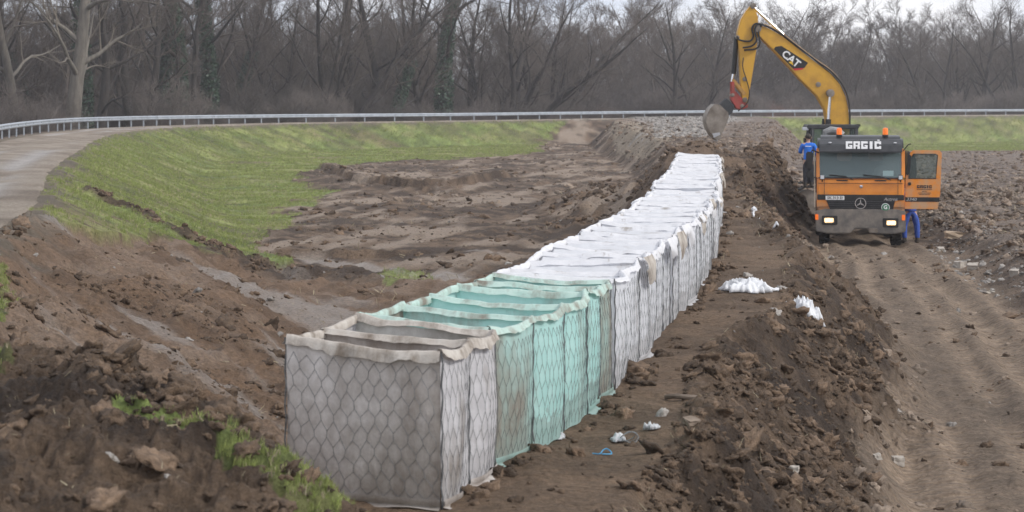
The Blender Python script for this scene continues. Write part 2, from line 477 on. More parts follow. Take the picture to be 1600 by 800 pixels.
def build_ground():
    nrow = 1120
    Ys = 3.0 * (620 / 3.0) ** (np.linspace(0, 1, nrow))
    # finer inside the stretch that is near the baskets
    a = np.linspace(-230, 1830, 430)
    a = np.concatenate([[-9000, -5200, -3000, -1900, -1300, -900, -650, -470, -340], a, [1950, 2100, 2350, 2700, 3200, 3900, 5200, 8000]])
    X = (a[None, :] - 800) / F * np.maximum(Ys, 9)[:, None]
    Y = np.repeat(Ys[:, None], len(a), 1)
    z, I = terrain(X, Y)
    nr, nc = X.shape
    V = np.stack([X.ravel(), Y.ravel(), z.ravel()], 1)
    idx = np.arange(nr * nc).reshape(nr, nc)
    Fc = np.stack([idx[:-1, :-1].ravel(), idx[:-1, 1:].ravel(), idx[1:, 1:].ravel(), idx[1:, :-1].ravel()], 1)
    me = np_mesh('ground', V, Fc)
    Xf, Yf = X.ravel(), Y.ravel()
    zf = z.ravel()
    # ---- albedo (own colour of the materials, plus wet sheen lightened into the mud smears)
    def C(*c): return np.array(c)
    n1 = fbm(Xf * .35, Yf * .35, 4, 101); n2 = fbm(Xf * 1.7, Yf * 1.7, 4, 102); n3 = fbm(Xf * 6, Yf * 6, 2, 103)
    mid = C(.195, .133, .088); dark = C(.066, .044, .030); light = C(.30, .232, .175); pale = C(.42, .352, .295)
    k = sst(.38, .64, n2 * .6 + n1 * .4)[:, None]
    col = dark * (1 - k) + mid * k
    inb = (I['bas'] * (1 - I['near']))[:, None]
    k2 = (sst(.50, .66, n1 * .5 + fbm((Xf * .985 - Yf * .17) * 1.3, Yf * .16, 3, 105) * .5) * .95)[:, None] * inb
    col = col * (1 - k2) + light * k2
    brown = C(.205, .126, .075)
    cut = (I['bas'] * (Yf < 52))[:, None] * .6
    col = col * (1 - cut) + (brown * (0.75 + .5 * n2[:, None])) * cut
    k3 = (sst(.57, .66, fbm(Yf * .4 + Xf * .7, (Xf - Yf * .2) * .22, 3, 61)) * I['bas'] * (Yf < 60) * .75)[:, None]
    col = col * (1 - k3) + pale * k3 * .7  # smoothed mud smears, their wet sheen painted in as a paler colour
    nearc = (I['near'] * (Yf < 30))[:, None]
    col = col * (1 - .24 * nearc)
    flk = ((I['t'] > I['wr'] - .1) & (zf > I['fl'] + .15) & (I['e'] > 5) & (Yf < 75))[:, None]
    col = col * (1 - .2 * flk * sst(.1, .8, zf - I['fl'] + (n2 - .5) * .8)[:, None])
    bt = I['berm'][:, None] * (0.45 + .3 * n1[:, None])
    col = col * (1 - bt) + C(.235, .160, .103) * (0.75 + .45 * n2[:, None]) * bt
    tk = I['track'][:, None]
    tcol = (.80 + .55 * I['lugm'][:, None]) * C(.265, .198, .143) * (.50 + .9 * (n2 * .5 + n3 * .5))[:, None]
    col = col * (1 - tk) + tcol * tk
    rt = (I['right'] * .9)[:, None]
    rcol = C(.19, .152, .125) * (.35 + 1.3 * n2)[:, None]
    col = col * (1 - rt) + rcol * rt
    farr = ((1 - I['bas']) * (I['t'] > 3) * sst(80, 120, Yf))[:, None]
    col = col * (1 - farr) + C(.185, .145, .120) * (.4 + 1.1 * n2)[:, None] * farr
    tn = (inpoly(Xf, Yf, TAN) * .8)[:, None]
    col = col * (1 - tn) + C(.33, .27, .20) * (.55 + .8 * n2[:, None]) * tn
    gv = (inpoly(Xf + (n2 - .5) * 6, Yf + (n1 - .5) * 8, GRAVEL) * .85)[:, None]
    col = col * (1 - gv) + C(.36, .335, .31) * (.55 + .9 * n3[:, None]) * gv
    rmp = ((I['ramp'] > .3) & (I['t'] > 1) & (I['soil'] > 0))[:, None] * .7 * (1 - gv)
    col = col * (1 - rmp) + C(.20, .157, .125) * (.7 + .6 * n2[:, None]) * rmp
    # grass turf
    gm = (1 - I['soil']) * (I['e'] > 4.9)
    for g in GRASSY:
        gm = np.maximum(gm, inpoly(Xf + (n2 - .5) * .5, Yf + (n1 - .5) * .5, g) * (1.0 if g is GRASSY[0] else sst(.35, .5, n2)))
    # frayed border and bare patches
    pat = fbm(Xf * .22, Yf * .22, 4, 120)
    bord = inpoly(Xf + (n1 - .5) * 5, Yf + (pat - .5) * 26, SOIL)
    gm = np.where((gm > 0) & bord & (Yf > 35), gm * sst(.40, .60, n2) * .8, gm)
    gm = gm * (1 - .5 * sst(.62, .72, pat) * (Yf > 35))
    gm = gm * (1 - sst(.35, .7, I['tr']) * .95)
    shoulder = sst(5.9, 4.9, I['e'] + (n2 - .5) * 1.6) * (I['e'] > 0)
    gm = gm * (1 - shoulder)
    outer = (I['e'] < -.4)
    gcol = C(.205, .258, .075) * (1 - sst(.4, .62, n1))[:, None] + C(.285, .31, .105) * sst(.4, .62, n1)[:, None]
    gcol = gcol * (.70 + .6 * n3)[:, None]
    dead = (.55 * sst(.50, .68, fbm(Xf * .55, Yf * .4, 4, 131)))[:, None]
    gcol = gcol * (1 - dead) + C(.27, .235, .115) * (.7 + .6 * n3)[:, None] * dead
    gcol = gcol * (1 - .38 * sst(.56, .66, fbm(Xf * 1.1, Yf * .7, 3, 132)))[:, None]
    dkg = sst(.45, .6, fbm(Xf * .5, Yf * .5, 3, 130)) * sst(.0, .5, (5.2 - 0 - np.abs(I['e'] - 7.6)) / 5)
    gcol = gcol * (1 - .35 * dkg[:, None])
    col = col * (1 - gm[:, None]) + gcol * gm[:, None]
    sh = shoulder[:, None] * .8
    col = col * (1 - sh) + C(.19, .16, .12) * (.6 + .7 * n2[:, None]) * sh
    col = np.where(outer[:, None], C(.055, .045, .030) * (.6 + .8 * n2[:, None]), col)
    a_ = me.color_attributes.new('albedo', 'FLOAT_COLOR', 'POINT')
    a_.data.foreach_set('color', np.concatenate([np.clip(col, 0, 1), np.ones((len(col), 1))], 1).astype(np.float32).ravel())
    w_ = me.attributes.new('wet', 'FLOAT', 'POINT')
    w_.data.foreach_set('value', np.clip(k3[:, 0] + .35 * k2[:, 0], 0, 1).astype(np.float32))
    l1 = me.attributes.new('lugs', 'FLOAT', 'POINT'); l1.data.foreach_set('value', I['lugs'].astype(np.float32))
    l2 = me.attributes.new('lugm', 'FLOAT', 'POINT'); l2.data.foreach_set('value', I['lugm'].astype(np.float32))
    g_ = me.attributes.new('turf', 'FLOAT', 'POINT')
    g_.data.foreach_set('value', gm.astype(np.float32))
    m, n, b, o = nodes_of('earth')
    at = n.nodes.new('ShaderNodeAttribute'); at.attribute_name = 'albedo'
    aw = n.nodes.new('ShaderNodeAttribute'); aw.attribute_name = 'wet'
    tcn = n.nodes.new('ShaderNodeTexCoord')
    t = n.nodes.new('ShaderNodeTexNoise'); t.inputs['Scale'].default_value = 14; t.inputs['Detail'].default_value = 7; t.inputs['Roughness'].default_value = .7
    n.links.new(tcn.outputs['Object'], t.inputs['Vector'])
    mr = n.nodes.new('ShaderNodeMapRange'); mr.inputs['From Min'].default_value = .3; mr.inputs['From Max'].default_value = .7
    mr.inputs['To Min'].default_value = .55; mr.inputs['To Max'].default_value = 1.42
    n.links.new(t.outputs[0], mr.inputs[0])
    mu = n.nodes.new('ShaderNodeVectorMath'); mu.operation = 'SCALE'
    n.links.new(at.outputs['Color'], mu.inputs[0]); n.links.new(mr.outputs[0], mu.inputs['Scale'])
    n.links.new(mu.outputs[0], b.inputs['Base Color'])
    rr = n.nodes.new('ShaderNodeMapRange'); rr.inputs['To Min'].default_value = .88; rr.inputs['To Max'].default_value = .42
    n.links.new(aw.outputs['Fac'], rr.inputs[0]); n.links.new(rr.outputs[0], b.inputs['Roughness'])
    b.inputs['Specular IOR Level'].default_value = .35
    t2 = n.nodes.new('ShaderNodeTexNoise'); t2.inputs['Scale'].default_value = 22; t2.inputs['Detail'].default_value = 6; t2.inputs['Roughness'].default_value = .65
    n.links.new(tcn.outputs['Object'], t2.inputs['Vector'])
    bp = n.nodes.new('ShaderNodeBump'); bp.inputs['Strength'].default_value = .9; bp.inputs['Distance'].default_value = .05
    n.links.new(t2.outputs[0], bp.inputs['Height'])
    t3 = n.nodes.new('ShaderNodeTexNoise'); t3.inputs['Scale'].default_value = 4.5; t3.inputs['Detail'].default_value = 8; t3.inputs['Roughness'].default_value = .72
    n.links.new(tcn.outputs['Object'], t3.inputs['Vector'])
    bp2 = n.nodes.new('ShaderNodeBump'); bp2.inputs['Strength'].default_value = .8; bp2.inputs['Distance'].default_value = .22
    n.links.new(t3.outputs[0], bp2.inputs['Height']); n.links.new(bp2.outputs[0], bp.inputs['Normal'])
    # tyre lug prints pressed into the ruts
    a1 = n.nodes.new('ShaderNodeAttribute'); a1.attribute_name = 'lugs'; a2 = n.nodes.new('ShaderNodeAttribute'); a2.attribute_name = 'lugm'
    q1 = n.nodes.new('ShaderNodeMath'); q1.operation = 'MULTIPLY'; q1.inputs[1].default_value = 2 * math.pi / .21; n.links.new(a1.outputs['Fac'], q1.inputs[0])
    q2 = n.nodes.new('ShaderNodeMath'); q2.operation = 'SINE'; n.links.new(q1.outputs[0], q2.inputs[0])
    q3 = n.nodes.new('ShaderNodeMath'); q3.operation = 'MULTIPLY'; n.links.new(q2.outputs[0], q3.inputs[0]); n.links.new(a2.outputs['Fac'], q3.inputs[1])
    bp3 = n.nodes.new('ShaderNodeBump'); bp3.inputs['Strength'].default_value = .8; bp3.inputs['Distance'].default_value = .06
    n.links.new(q3.outputs[0], bp3.inputs['Height']); n.links.new(bp.outputs[0], bp3.inputs['Normal']); n.links.new(bp3.outputs[0], b.inputs['Normal'])
    ob = meshobj('ground', me, m)
    setp(ob, 'muddy dug-over ground with grassy dike banks and haul road', None, None, 'structure')
    return ob, Xf, Yf, zf, I, gm, (nr, nc)

GROUND, GX, GY, GZ, GI, GM, GSH = build_ground()

# land beyond the detailed sheet, out to the horizon
far = MB()
far.add([(-5000, -3000, -4.6), (5000, -3000, -4.6), (5000, 5500, -4.6), (-5000, 5500, -4.6)], [(0, 1, 2, 3)])
setp(far.build('terrain', pm('far_land', (.05, .045, .03), (.08, .07, .045), .05, .9)), kind='structure')

# ------------------------------------------------------------------ road on the dike
def offset_line(line, off):
    d = np.gradient(line[:, :2], axis=0); d /= np.linalg.norm(d, axis=1)[:, None]
    nrm = np.stack([d[:, 1], -d[:, 0]], 1)      # right-hand side
    return line[:, :2] + nrm * off

def build_road():
    L = catmull(GR[::3], 10)
    offs = np.linspace(.55, 5.05, 26)
    rows = [offset_line(L, o) for o in offs]
    A = np.stack(rows, 1)                      # along, across, 2
    na, nc = A.shape[:2]
    u = np.linspace(-1, 1, nc)[None, :]
    X, Y = A[..., 0], A[..., 1]
    edge = (fbm(X * .6, Y * .6, 3, 300) - .5) * .5
    ed = offset_line(L, 1)[:, None, :] - L[:, None, :2]
    wob = (np.abs(u) > .95) * np.sign(u) * edge
    X = X + ed[..., 0] * wob; Y = Y + ed[..., 1] * wob
    z = .028 + .05 * (1 - u ** 2) - .05 * np.exp(-((np.abs(u) - .42) / .16) ** 2) + (fbm(X * .8, Y * .8, 3, 301) - .5) * .03
    z = np.where(np.abs(u) > .99, -.06, z)
    V = np.stack([X.ravel(), Y.ravel(), (z + 0 * X).ravel()], 1)
    idx = np.arange(na * nc).reshape(na, nc)
    Fc = np.stack([idx[:-1, :-1].ravel(), idx[:-1, 1:].ravel(), idx[1:, 1:].ravel(), idx[1:, :-1].ravel()], 1)
    me = np_mesh('road', V, Fc)
    n1 = fbm(X * .5, Y * .5, 4, 310); n2 = fbm(X * 2.2, Y * 2.2, 3, 311)
    base = np.array((.34, .285, .23)); mud = np.array((.22, .175, .135)); pud = np.array((.42, .40, .39))
    rut = np.exp(-((np.abs(u) - .42) / .2) ** 2) + 0 * X
    k = np.clip(sst(.45, .62, n1) * .8, 0, 1)[..., None]
    col = base * (1 - k) + mud * k
    wp = (sst(.50, .60, fbm(X * .25, Y * .12, 3, 312)) * rut)[..., None]
    col = col * (1 - .6 * wp) + pud * .6 * wp
    col = col * (.75 + .5 * n2)[..., None]
    ca = me.color_attributes.new('albedo', 'FLOAT_COLOR', 'POINT')
    ca.data.foreach_set('color', np.concatenate([np.clip(col.reshape(-1, 3), 0, 1), np.ones((na * nc, 1))], 1).astype(np.float32).ravel())
    w_ = me.attributes.new('wet', 'FLOAT', 'POINT'); w_.data.foreach_set('value', (wp.ravel() * .8).astype(np.float32))
    o = meshobj('road', me, MATS['earth'])
    setp(o, 'pale gravel road with wheel ruts curving along the dike top', kind='structure')
build_road()

# ------------------------------------------------------------------ guardrail
M_ZINC = pm('galvanised_steel', (.44, .48, .53), (.58, .62, .67), 1.5, .42, .05, metallic=.55)
M_ZPOST = pm('galvanised_post', (.36, .39, .43), (.48, .52, .56), 3, .5, metallic=.4)
def build_guardrail():
    L = catmull(GR[::3], 20)[:, :2]
    acc = np.concatenate([[0], np.cumsum(np.hypot(*np.diff(L, axis=0).T))])
    root = empty('guardrail', (-25.7, 108, 0))
    setp(root, 'long galvanised steel guardrail along the far edge of the dike road', 'guardrail')
    ox, oy = -25.7, 108
    def at(s): return np.array([np.interp(s, acc, L[:, 0]), np.interp(s, acc, L[:, 1])])
    s0 = acc[np.argmin(np.hypot(L[:, 0] + 17.5, L[:, 1] - 58))]
    prof = [(0, .44), (.02, .45), (.075, .49), (.075, .54), (.02, .575), (.02, .615), (.075, .65), (.075, .70), (.02, .74), (0, .75), (-.012, .745), (.055, .695), (.055, .655), (0, .62), (0, .57), (.055, .535), (.055, .495), (-.012, .445)]
    post_me = None
    k = 0; s = s0
    while s + 4 < acc[-1] - 60:
        sp_ = 2.7 if (138 < at(s)[1] < 188 and at(s)[0] < -10) else 4.0
        mb = MB(); ring = []
        n = 4
        wob = .02 * math.sin(k * 1.7)
        for i in range(n + 1):
            q = at(s + sp_ * i / n + (.06 if i == n else 0)); q2 = at(s + sp_ * i / n + .3); d = (q2 - q) / np.linalg.norm(q2 - q); nn = np.array([d[1], -d[0]])
            for (a, b) in prof:
                a2 = a + (.006 if k % 2 else 0)
                ring.append((q[0] + nn[0] * a2 - ox, q[1] + nn[1] * a2 - oy, b + .03 + wob * 0 + .03 * math.sin(s * .05 + i * .05)))
        m = len(prof)
        fs = [(i * m + j, i * m + (j + 1) % m, (i + 1) * m + (j + 1) % m, (i + 1) * m + j) for i in range(n) for j in range(m)]
        mb.add(ring, fs); mb.build('rail_beam', M_ZINC, root)
        q = at(s); q2 = at(s + .3); ang = math.atan2(q2[1] - q[1], q2[0] - q[0])
        if post_me is None:
            pb = MB()
            pb.box((0, .03, .18), (.11, .012, 1.16)); pb.box((-.05, .065, .18), (.012, .06, 1.16)); pb.box((.05, .065, .18), (.012, .06, 1.16)); pb.box((0, -.02, .6), (.09, .09, .2))
            po = pb.build('post', M_ZPOST, root); post_me = po.data
        else:
            po = meshobj('post', post_me, None, root)
        po.location = (q[0] - ox, q[1] - oy, 0.0); po.rotation_euler = (0, 0, ang)
        s += sp_; k += 1
build_guardrail()
# ------------------------------------------------------------------ flood barrier baskets
def fabric(name, c1, c2, mud, mudscale, trans, mudlo=.5, mudhi=.72, low=0.25):
    m, n, b, o = nodes_of(name)
    b.inputs['Roughness'].default_value = .92; b.inputs['Specular IOR Level'].default_value = .15
    tcn = n.nodes.new('ShaderNodeTexCoord')
    def noise(sc, det, st=None, ro=.6):
        t = n.nodes.new('ShaderNodeTexNoise'); t.inputs['Scale'].default_value = sc; t.inputs['Detail'].default_value = det; t.inputs['Roughness'].default_value = ro
        v = tcn.outputs['Object']
        if st:
            mpn = n.nodes.new('ShaderNodeMapping'); mpn.inputs['Scale'].default_value = st; n.links.new(v, mpn.inputs[0]); v = mpn.outputs[0]
        n.links.new(v, t.inputs['Vector']); return t.outputs[0]
    def ramp(src, a, b_, ca=(0, 0, 0, 1), cb=(1, 1, 1, 1)):
        r_ = n.nodes.new('ShaderNodeValToRGB'); r_.color_ramp.elements[0].position = a; r_.color_ramp.elements[1].position = b_
        r_.color_ramp.elements[0].color = ca; r_.color_ramp.elements[1].color = cb; n.links.new(src, r_.inputs[0]); return r_.outputs[0]
    def mix(fac, a, b_, kind='MIX'):
        x = n.nodes.new('ShaderNodeMix'); x.data_type = 'RGBA'; x.blend_type = kind
        if isinstance(fac, float): x.inputs[0].default_value = fac
        else: n.links.new(fac, x.inputs[0])
        for i, q in ((6, a), (7, b_)):
            if isinstance(q, tuple): x.inputs[i].default_value = q
            else: n.links.new(q, x.inputs[i])
        return x.outputs[2]
    base = ramp(noise(9, 6), .35, .65, (*c1, 1), (*c2, 1))
    stain = ramp(noise(mudscale, 7, (1, 1, .45), .68), mudlo, mudhi)
    colr = mix(stain, base, (*mud, 1))
    # splash mud that gathers at the foot of the cloth, ragged upper limit
    sp = n.nodes.new('ShaderNodeSeparateXYZ'); n.links.new(tcn.outputs['Object'], sp.inputs[0])
    ad = n.nodes.new('ShaderNodeMath'); ad.operation = 'MULTIPLY_ADD'; n.links.new(noise(7, 5), ad.inputs[0]); ad.inputs[1].default_value = -.5; n.links.new(sp.outputs['Z'], ad.inputs[2])
    foot = ramp(ad.outputs[0], -.28, -.16, (1, 1, 1, 1), (0, 0, 0, 1))
    ml = n.nodes.new('ShaderNodeMath'); ml.operation = 'MULTIPLY'; n.links.new(foot, ml.inputs[0]); ml.inputs[1].default_value = low
    colr = mix(ml.outputs[0], colr, (*[q * .8 for q in mud], 1))
    n.links.new(colr, b.inputs['Base Color'])
    bp = n.nodes.new('ShaderNodeBump'); bp.inputs['Strength'].default_value = .5; bp.inputs['Distance'].default_value = .008
    n.links.new(noise(60, 4), bp.inputs['Height']); n.links.new(bp.outputs[0], b.inputs['Normal'])
    tl = n.nodes.new('ShaderNodeBsdfTranslucent'); n.links.new(colr, tl.inputs[0])
    ms = n.nodes.new('ShaderNodeMixShader'); ms.inputs[0].default_value = trans
    n.links.new(b.outputs[0], ms.inputs[1]); n.links.new(tl.outputs[0], ms.inputs[2]); n.links.new(ms.outputs[0], o.inputs[0])
    return m
M_FW = fabric('white_geotextile', (.80, .81, .84), (.88, .89, .92), (.36, .31, .27), 2.0, .42, .57, .76, .3)
M_FG = fabric('green_geotextile', (.50, .78, .74), (.60, .85, .81), (.33, .31, .27), 1.5, .42, .52, .72, .35)
M_FB = fabric('dirty_grey_geotextile', (.58, .54, .51), (.76, .72, .69), (.28, .235, .20), 1.3, .2, .40, .66, .1)
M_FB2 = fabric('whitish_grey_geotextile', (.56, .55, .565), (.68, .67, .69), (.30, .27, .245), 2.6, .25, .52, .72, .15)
M_FGS = fabric('mud_stained_green_geotextile', (.46, .70, .66), (.55, .78, .74), (.34, .31, .265), 1.9, .35, .36, .60, .35)
M_RG = fabric('muddy_rim_cloth', (.48, .43, .38), (.60, .56, .51), (.22, .18, .145), 5, .15, .46, .66, .0)
M_RGG = fabric('pale_green_rim_cloth', (.50, .66, .60), (.58, .72, .66), (.28, .25, .21), 4.5, .2, .46, .66, .0)
M_RW = fabric('white_rim_cloth', (.76, .76, .78), (.85, .85, .87), (.34, .30, .26), 4.5, .25, .60, .74, .0)
M_WIRE = pm('mesh_wire', (.10, .105, .11), (.21, .215, .22), 20, .5, metallic=.5)
M_WIREL = pm('bright_mesh_wire', (.20, .21, .22), (.33, .34, .35), 20, .45, metallic=.5)

def hexedges(Wd, Hd, w, h):
    """pointy-top chicken wire in a Wd x Hd rectangle: list of (u0,v0,u1,v1)"""
    es = []
    r = 0; v = 0.0
    th = h * .42          # twisted upright
    sl = h * .58          # slope part
    while v < Hd:
        off = (w / 2) if r % 2 else 0.0
        u = -w + off
        while u < Wd + w:
            es.append((u, v, u, v + th))
            es.append((u, v + th, u + w / 2, v + th + sl)); es.append((u, v + th, u - w / 2, v + th + sl))
            u += w
        v += th + sl; r += 1
    o = []
    for a in es:
        if -1e-6 <= min(a[0], a[2]) and max(a[0], a[2]) <= Wd + 1e-6 and max(a[1], a[3]) <= Hd: o.append(a)
    return np.array(o)

def sticks(A, B, r):
    """three sided prisms from A to B (n,3)"""
    d = B - A; L = np.linalg.norm(d, axis=1)[:, None]; d = d / np.maximum(L, 1e-9)
    ref = np.where(np.abs(d[:, 2:3]) > .8, np.array([[1., 0, 0]]), np.array([[0., 0, 1.]]))
    a = np.cross(d, ref); a /= np.linalg.norm(a, axis=1)[:, None]; b = np.cross(d, a)
    V = []
    for base in (A, B):
        for k in range(3):
            t = 2 * math.pi * k / 3
            V.append(base + (a * math.cos(t) + b * math.sin(t)) * r)
    V = np.stack(V, 1).reshape(-1, 3)
    n = len(A); i = np.arange(n)[:, None] * 6
    Fc = np.concatenate([i + np.array([[k, (k + 1) % 3, 3 + (k + 1) % 3, 3 + k]]) for k in range(3)], 0)
    return V, Fc

def warp(u, v, seed):
    return .05 * (fbm(u * 2.6 + seed, v * 2.6, 2, 700 + seed) - .5), .05 * (fbm(u * 2.6 + 9.1, v * 2.6 + seed, 2, 720 + seed) - .5)

class Panel:
    """cloth sheet between two ground points A and B, standing up to za / zb"""
    def __init__(s, A, B, za, zb, zbase, nrm, bulge, seed, fold=.012, pillow=None):
        s.A = np.array(A, float); s.B = np.array(B, float); s.za = za; s.zb = zb; s.z0 = zbase
        s.n = np.array(nrm, float); s.bulge = bulge; s.seed = seed; s.fold = fold; s.pillow = pillow
        s.L = float(np.linalg.norm(s.B - s.A))
    def pos(s, u, v, out=0.0):
        p = s.A[None] + (s.B - s.A)[None] * u[:, None]
        top = s.za + (s.zb - s.za) * u - .02 * np.sin(math.pi * u)
        z = s.z0 + (top - s.z0) * v
        d = s.bulge * np.sin(math.pi * np.clip(u, 0, 1)) ** .8 * (.55 + .45 * np.sin(math.pi * np.clip(v, 0, 1)))
        d = d + s.fold * 2 * (fbm(u * s.L * 6 + s.seed * 3.1, v * 1.2 + s.seed, 3, s.seed) - .5) * np.sin(math.pi * np.clip(u, 0, 1)) ** .3
        d = d + .03 * (fbm(u * 1.7 + s.seed, v * 2.0, 2, s.seed + 5) - .5)
        if s.pillow is not None: d = d + s.pillow(u * s.L, v * (s.za - s.z0))
        d = d + out
        return np.stack([p[:, 0] + s.n[0] * d, p[:, 1] + s.n[1] * d, z], 1)
    def cloth(s, nu, nv, name, mat, root, ox):
        u, v = np.meshgrid(np.linspace(0, 1, nu), np.linspace(0, 1, nv), indexing='ij')
        V = s.pos(u.ravel(), v.ravel()) - ox
        idx = np.arange(nu * nv).reshape(nu, nv)
        Fc = np.stack([idx[:-1, :-1].ravel(), idx[1:, :-1].ravel(), idx[1:, 1:].ravel(), idx[:-1, 1:].ravel()], 1)
        return meshobj(name, np_mesh(name, V, Fc), mat, root)
    def wire(s, parent, ox, w=.088, h=.096, r=.003, mat=None, out=.008):
        H = s.za - s.z0
        E = hexedges(s.L - .02, H - .05, w, h)
        jit = lambda a, b: (fbm(a * 31 + s.seed, b * 29, 1, s.seed + 9) - .5) * .022
        du0, dv0 = warp(E[:, 0], E[:, 1], 3); du1, dv1 = warp(E[:, 2], E[:, 3], 3)
        E = np.stack([np.clip(E[:, 0] + du0, 0, s.L - .02), np.clip(E[:, 1] + dv0, 0, H - .04), np.clip(E[:, 2] + du1, 0, s.L - .02), np.clip(E[:, 3] + dv1, 0, H - .04)], 1)
        u0, v0, u1, v1 = E[:, 0] + .01, E[:, 1] + .01, E[:, 2] + .01, E[:, 3] + .01
        A = s.pos((u0 + jit(u0, v0)) / s.L, (v0 + jit(v0, u0)) / H, out); B = s.pos((u1 + jit(u1, v1)) / s.L, (v1 + jit(v1, u1)) / H, out)
        V, Fc = sticks(A - ox, B - ox, r)
        # frame wires down both ends
        o = meshobj('wire_mesh', np_mesh('wire_mesh', V, Fc, False), mat or M_WIRE, parent)
        o['kind'] = 'stuff'
        return o

def rim(path, zs, nrm, root, mat, ox, seed, hem=.07, wav=.03, inner=.04, name='rim', flop=0.0):
    """cloth folded over the top wire along a path of xy points"""
    path = np.array(path, float); n = len(path)
    s = np.concatenate([[0], np.cumsum(np.hypot(*np.diff(path, axis=0).T))])
    N = np.array(nrm, float)
    if N.ndim == 1: N = np.repeat(N[None], n, 0)
    h1 = hem + wav * 2 * (fbm(s * 4.3 + seed * 1.37, s * 0 + seed, 5, seed, .62) - .5) * 2.6
    h1 = np.maximum(h1, .018)
    h2 = inner + .02 * (fbm(s * 6 + seed, s * 0 + 3, 2, seed + 1) - .5)
    w1 = .010 + .026 * fbm(s * 11 + seed, s * 0 + 7, 2, seed + 2) + flop
    zt = np.array(zs) + .025 * (fbm(s * 3.2 + seed, s * 0, 3, seed + 3) - .5) * 2
    pr = [(w1 + .012, -h1), (w1 + .004, -h1 * .55), (w1 * .8, -.012), (.4 * w1, .012), (-.012, .016), (-.026, -.004), (-.028, -h2)]
    V = []
    for a, b in pr:
        a = a + 0 * s; b = b + 0 * s
        V.append(np.stack([path[:, 0] + N[:, 0] * a, path[:, 1] + N[:, 1] * a, zt + b], 1))
    V = np.stack(V, 1)                        # n, k, 3
    k = V.shape[1]
    idx = np.arange(n * k).reshape(n, k)
    Fc = np.stack([idx[:-1, :-1].ravel(), idx[1:, :-1].ravel(), idx[1:, 1:].ravel(), idx[:-1, 1:].ravel()], 1)
    return meshobj(name, np_mesh(name, V.reshape(-1, 3) - ox, Fc), mat, root)

def skirt(panel, root, mat, ox, seed, flare=.10, drop=.12):
    n = 16
    u = np.linspace(0, 1, n)
    rows = []
    rs = random.Random(seed)
    f = flare * (.2 + 1.7 * fbm(u * 3.1 + seed * 1.7, u * 0, 4, seed, .7))
    for v, o_, dz in ((.07, .010, 0), (.035, .014, 0), (.0, .0, 1), (.0, 1.0, 1)):
        p = panel.pos(u, np.full(n, v), 0.012 + (o_ * f if o_ >= 1 else o_))
        if dz: p[:, 2] += (.02 if o_ < 1 else .0) + .03 * (fbm(u * 5 + seed, u * 0, 2, seed + 4) - .3) * (o_)
        rows.append(p)
    V = np.stack(rows, 1); k = 4
    idx = np.arange(n * k).reshape(n, k)
    Fc = np.stack([idx[:-1, :-1].ravel(), idx[1:, :-1].ravel(), idx[1:, 1:].ravel(), idx[:-1, 1:].ravel()], 1)
    return meshobj('skirt', np_mesh('skirt', V.reshape(-1, 3) - ox, Fc), mat, root)

def hex_pillow(w, h, amp, H):
    th, sl = h * .42, h * .58
    def f(u, v):
        # height of the cloth cushion pressing out between the wires: distance to nearest cell centre
        du, dv = warp(u, v, 3); u = u - du; v = v - dv
        per = th + sl
        best = np.full(u.shape, 1e9)
        r0 = np.floor((v - th) / per)
        for dr in (-1, 0, 1, 2):
            r_ = r0 + dr
            off = np.where(np.mod(r_, 2) == 0, w / 2, 0.0)
            cu = np.round((u - off) / w) * w + off
            cv = r_ * per + th / 2
            best = np.minimum(best, np.hypot((u - cu) / (w * .5), (v - cv) / (h * .62)))
        return amp * np.clip(1 - best ** 2 * .85, -.2, 1)
    return f

UNITS = [  # (y boundaries of the cells, kind)
    ([13.95, 14.72, 15.42], 'grey'),
    ([15.50, 16.3, 17.15, 18.0, 18.75, 19.45], 'green'),
    (list(np.linspace(19.52, 25.2, 7)), 'white'), (list(np.linspace(25.30, 28.3, 4)), 'white'), (list(np.linspace(28.4, 31.2, 4)), 'white'),
    (list(np.linspace(31.3, 35.2, 5)), 'white'), (list(np.linspace(35.3, 39.1, 5)), 'white'), (list(np.linspace(39.25, 44.6, 7)), 'white'),
    (list(np.linspace(44.75, 50.3, 7)), 'white'), (list(np.linspace(50.5, 56.4, 7)), 'white'), (list(np.linspace(56.6, 62.7, 7)), 'white')]
ULAB = ['dirty grey wire mesh flood basket at the near end of the row', 'mint green wire mesh flood basket between the grey and white ones',
        'white cloth flood basket directly behind the green one', 'short white flood basket, second white one from the green', 'short white flood basket, third white one behind the green',
        'white flood basket, fourth white one behind the green', 'white flood basket in mid row, fifth white one behind the green', 'white flood basket, sixth white one behind the green',
        'white flood basket, third from the far end of the row', 'white flood basket, second from the far end of the row', 'white flood basket at the far end of the row before the dirt pile']

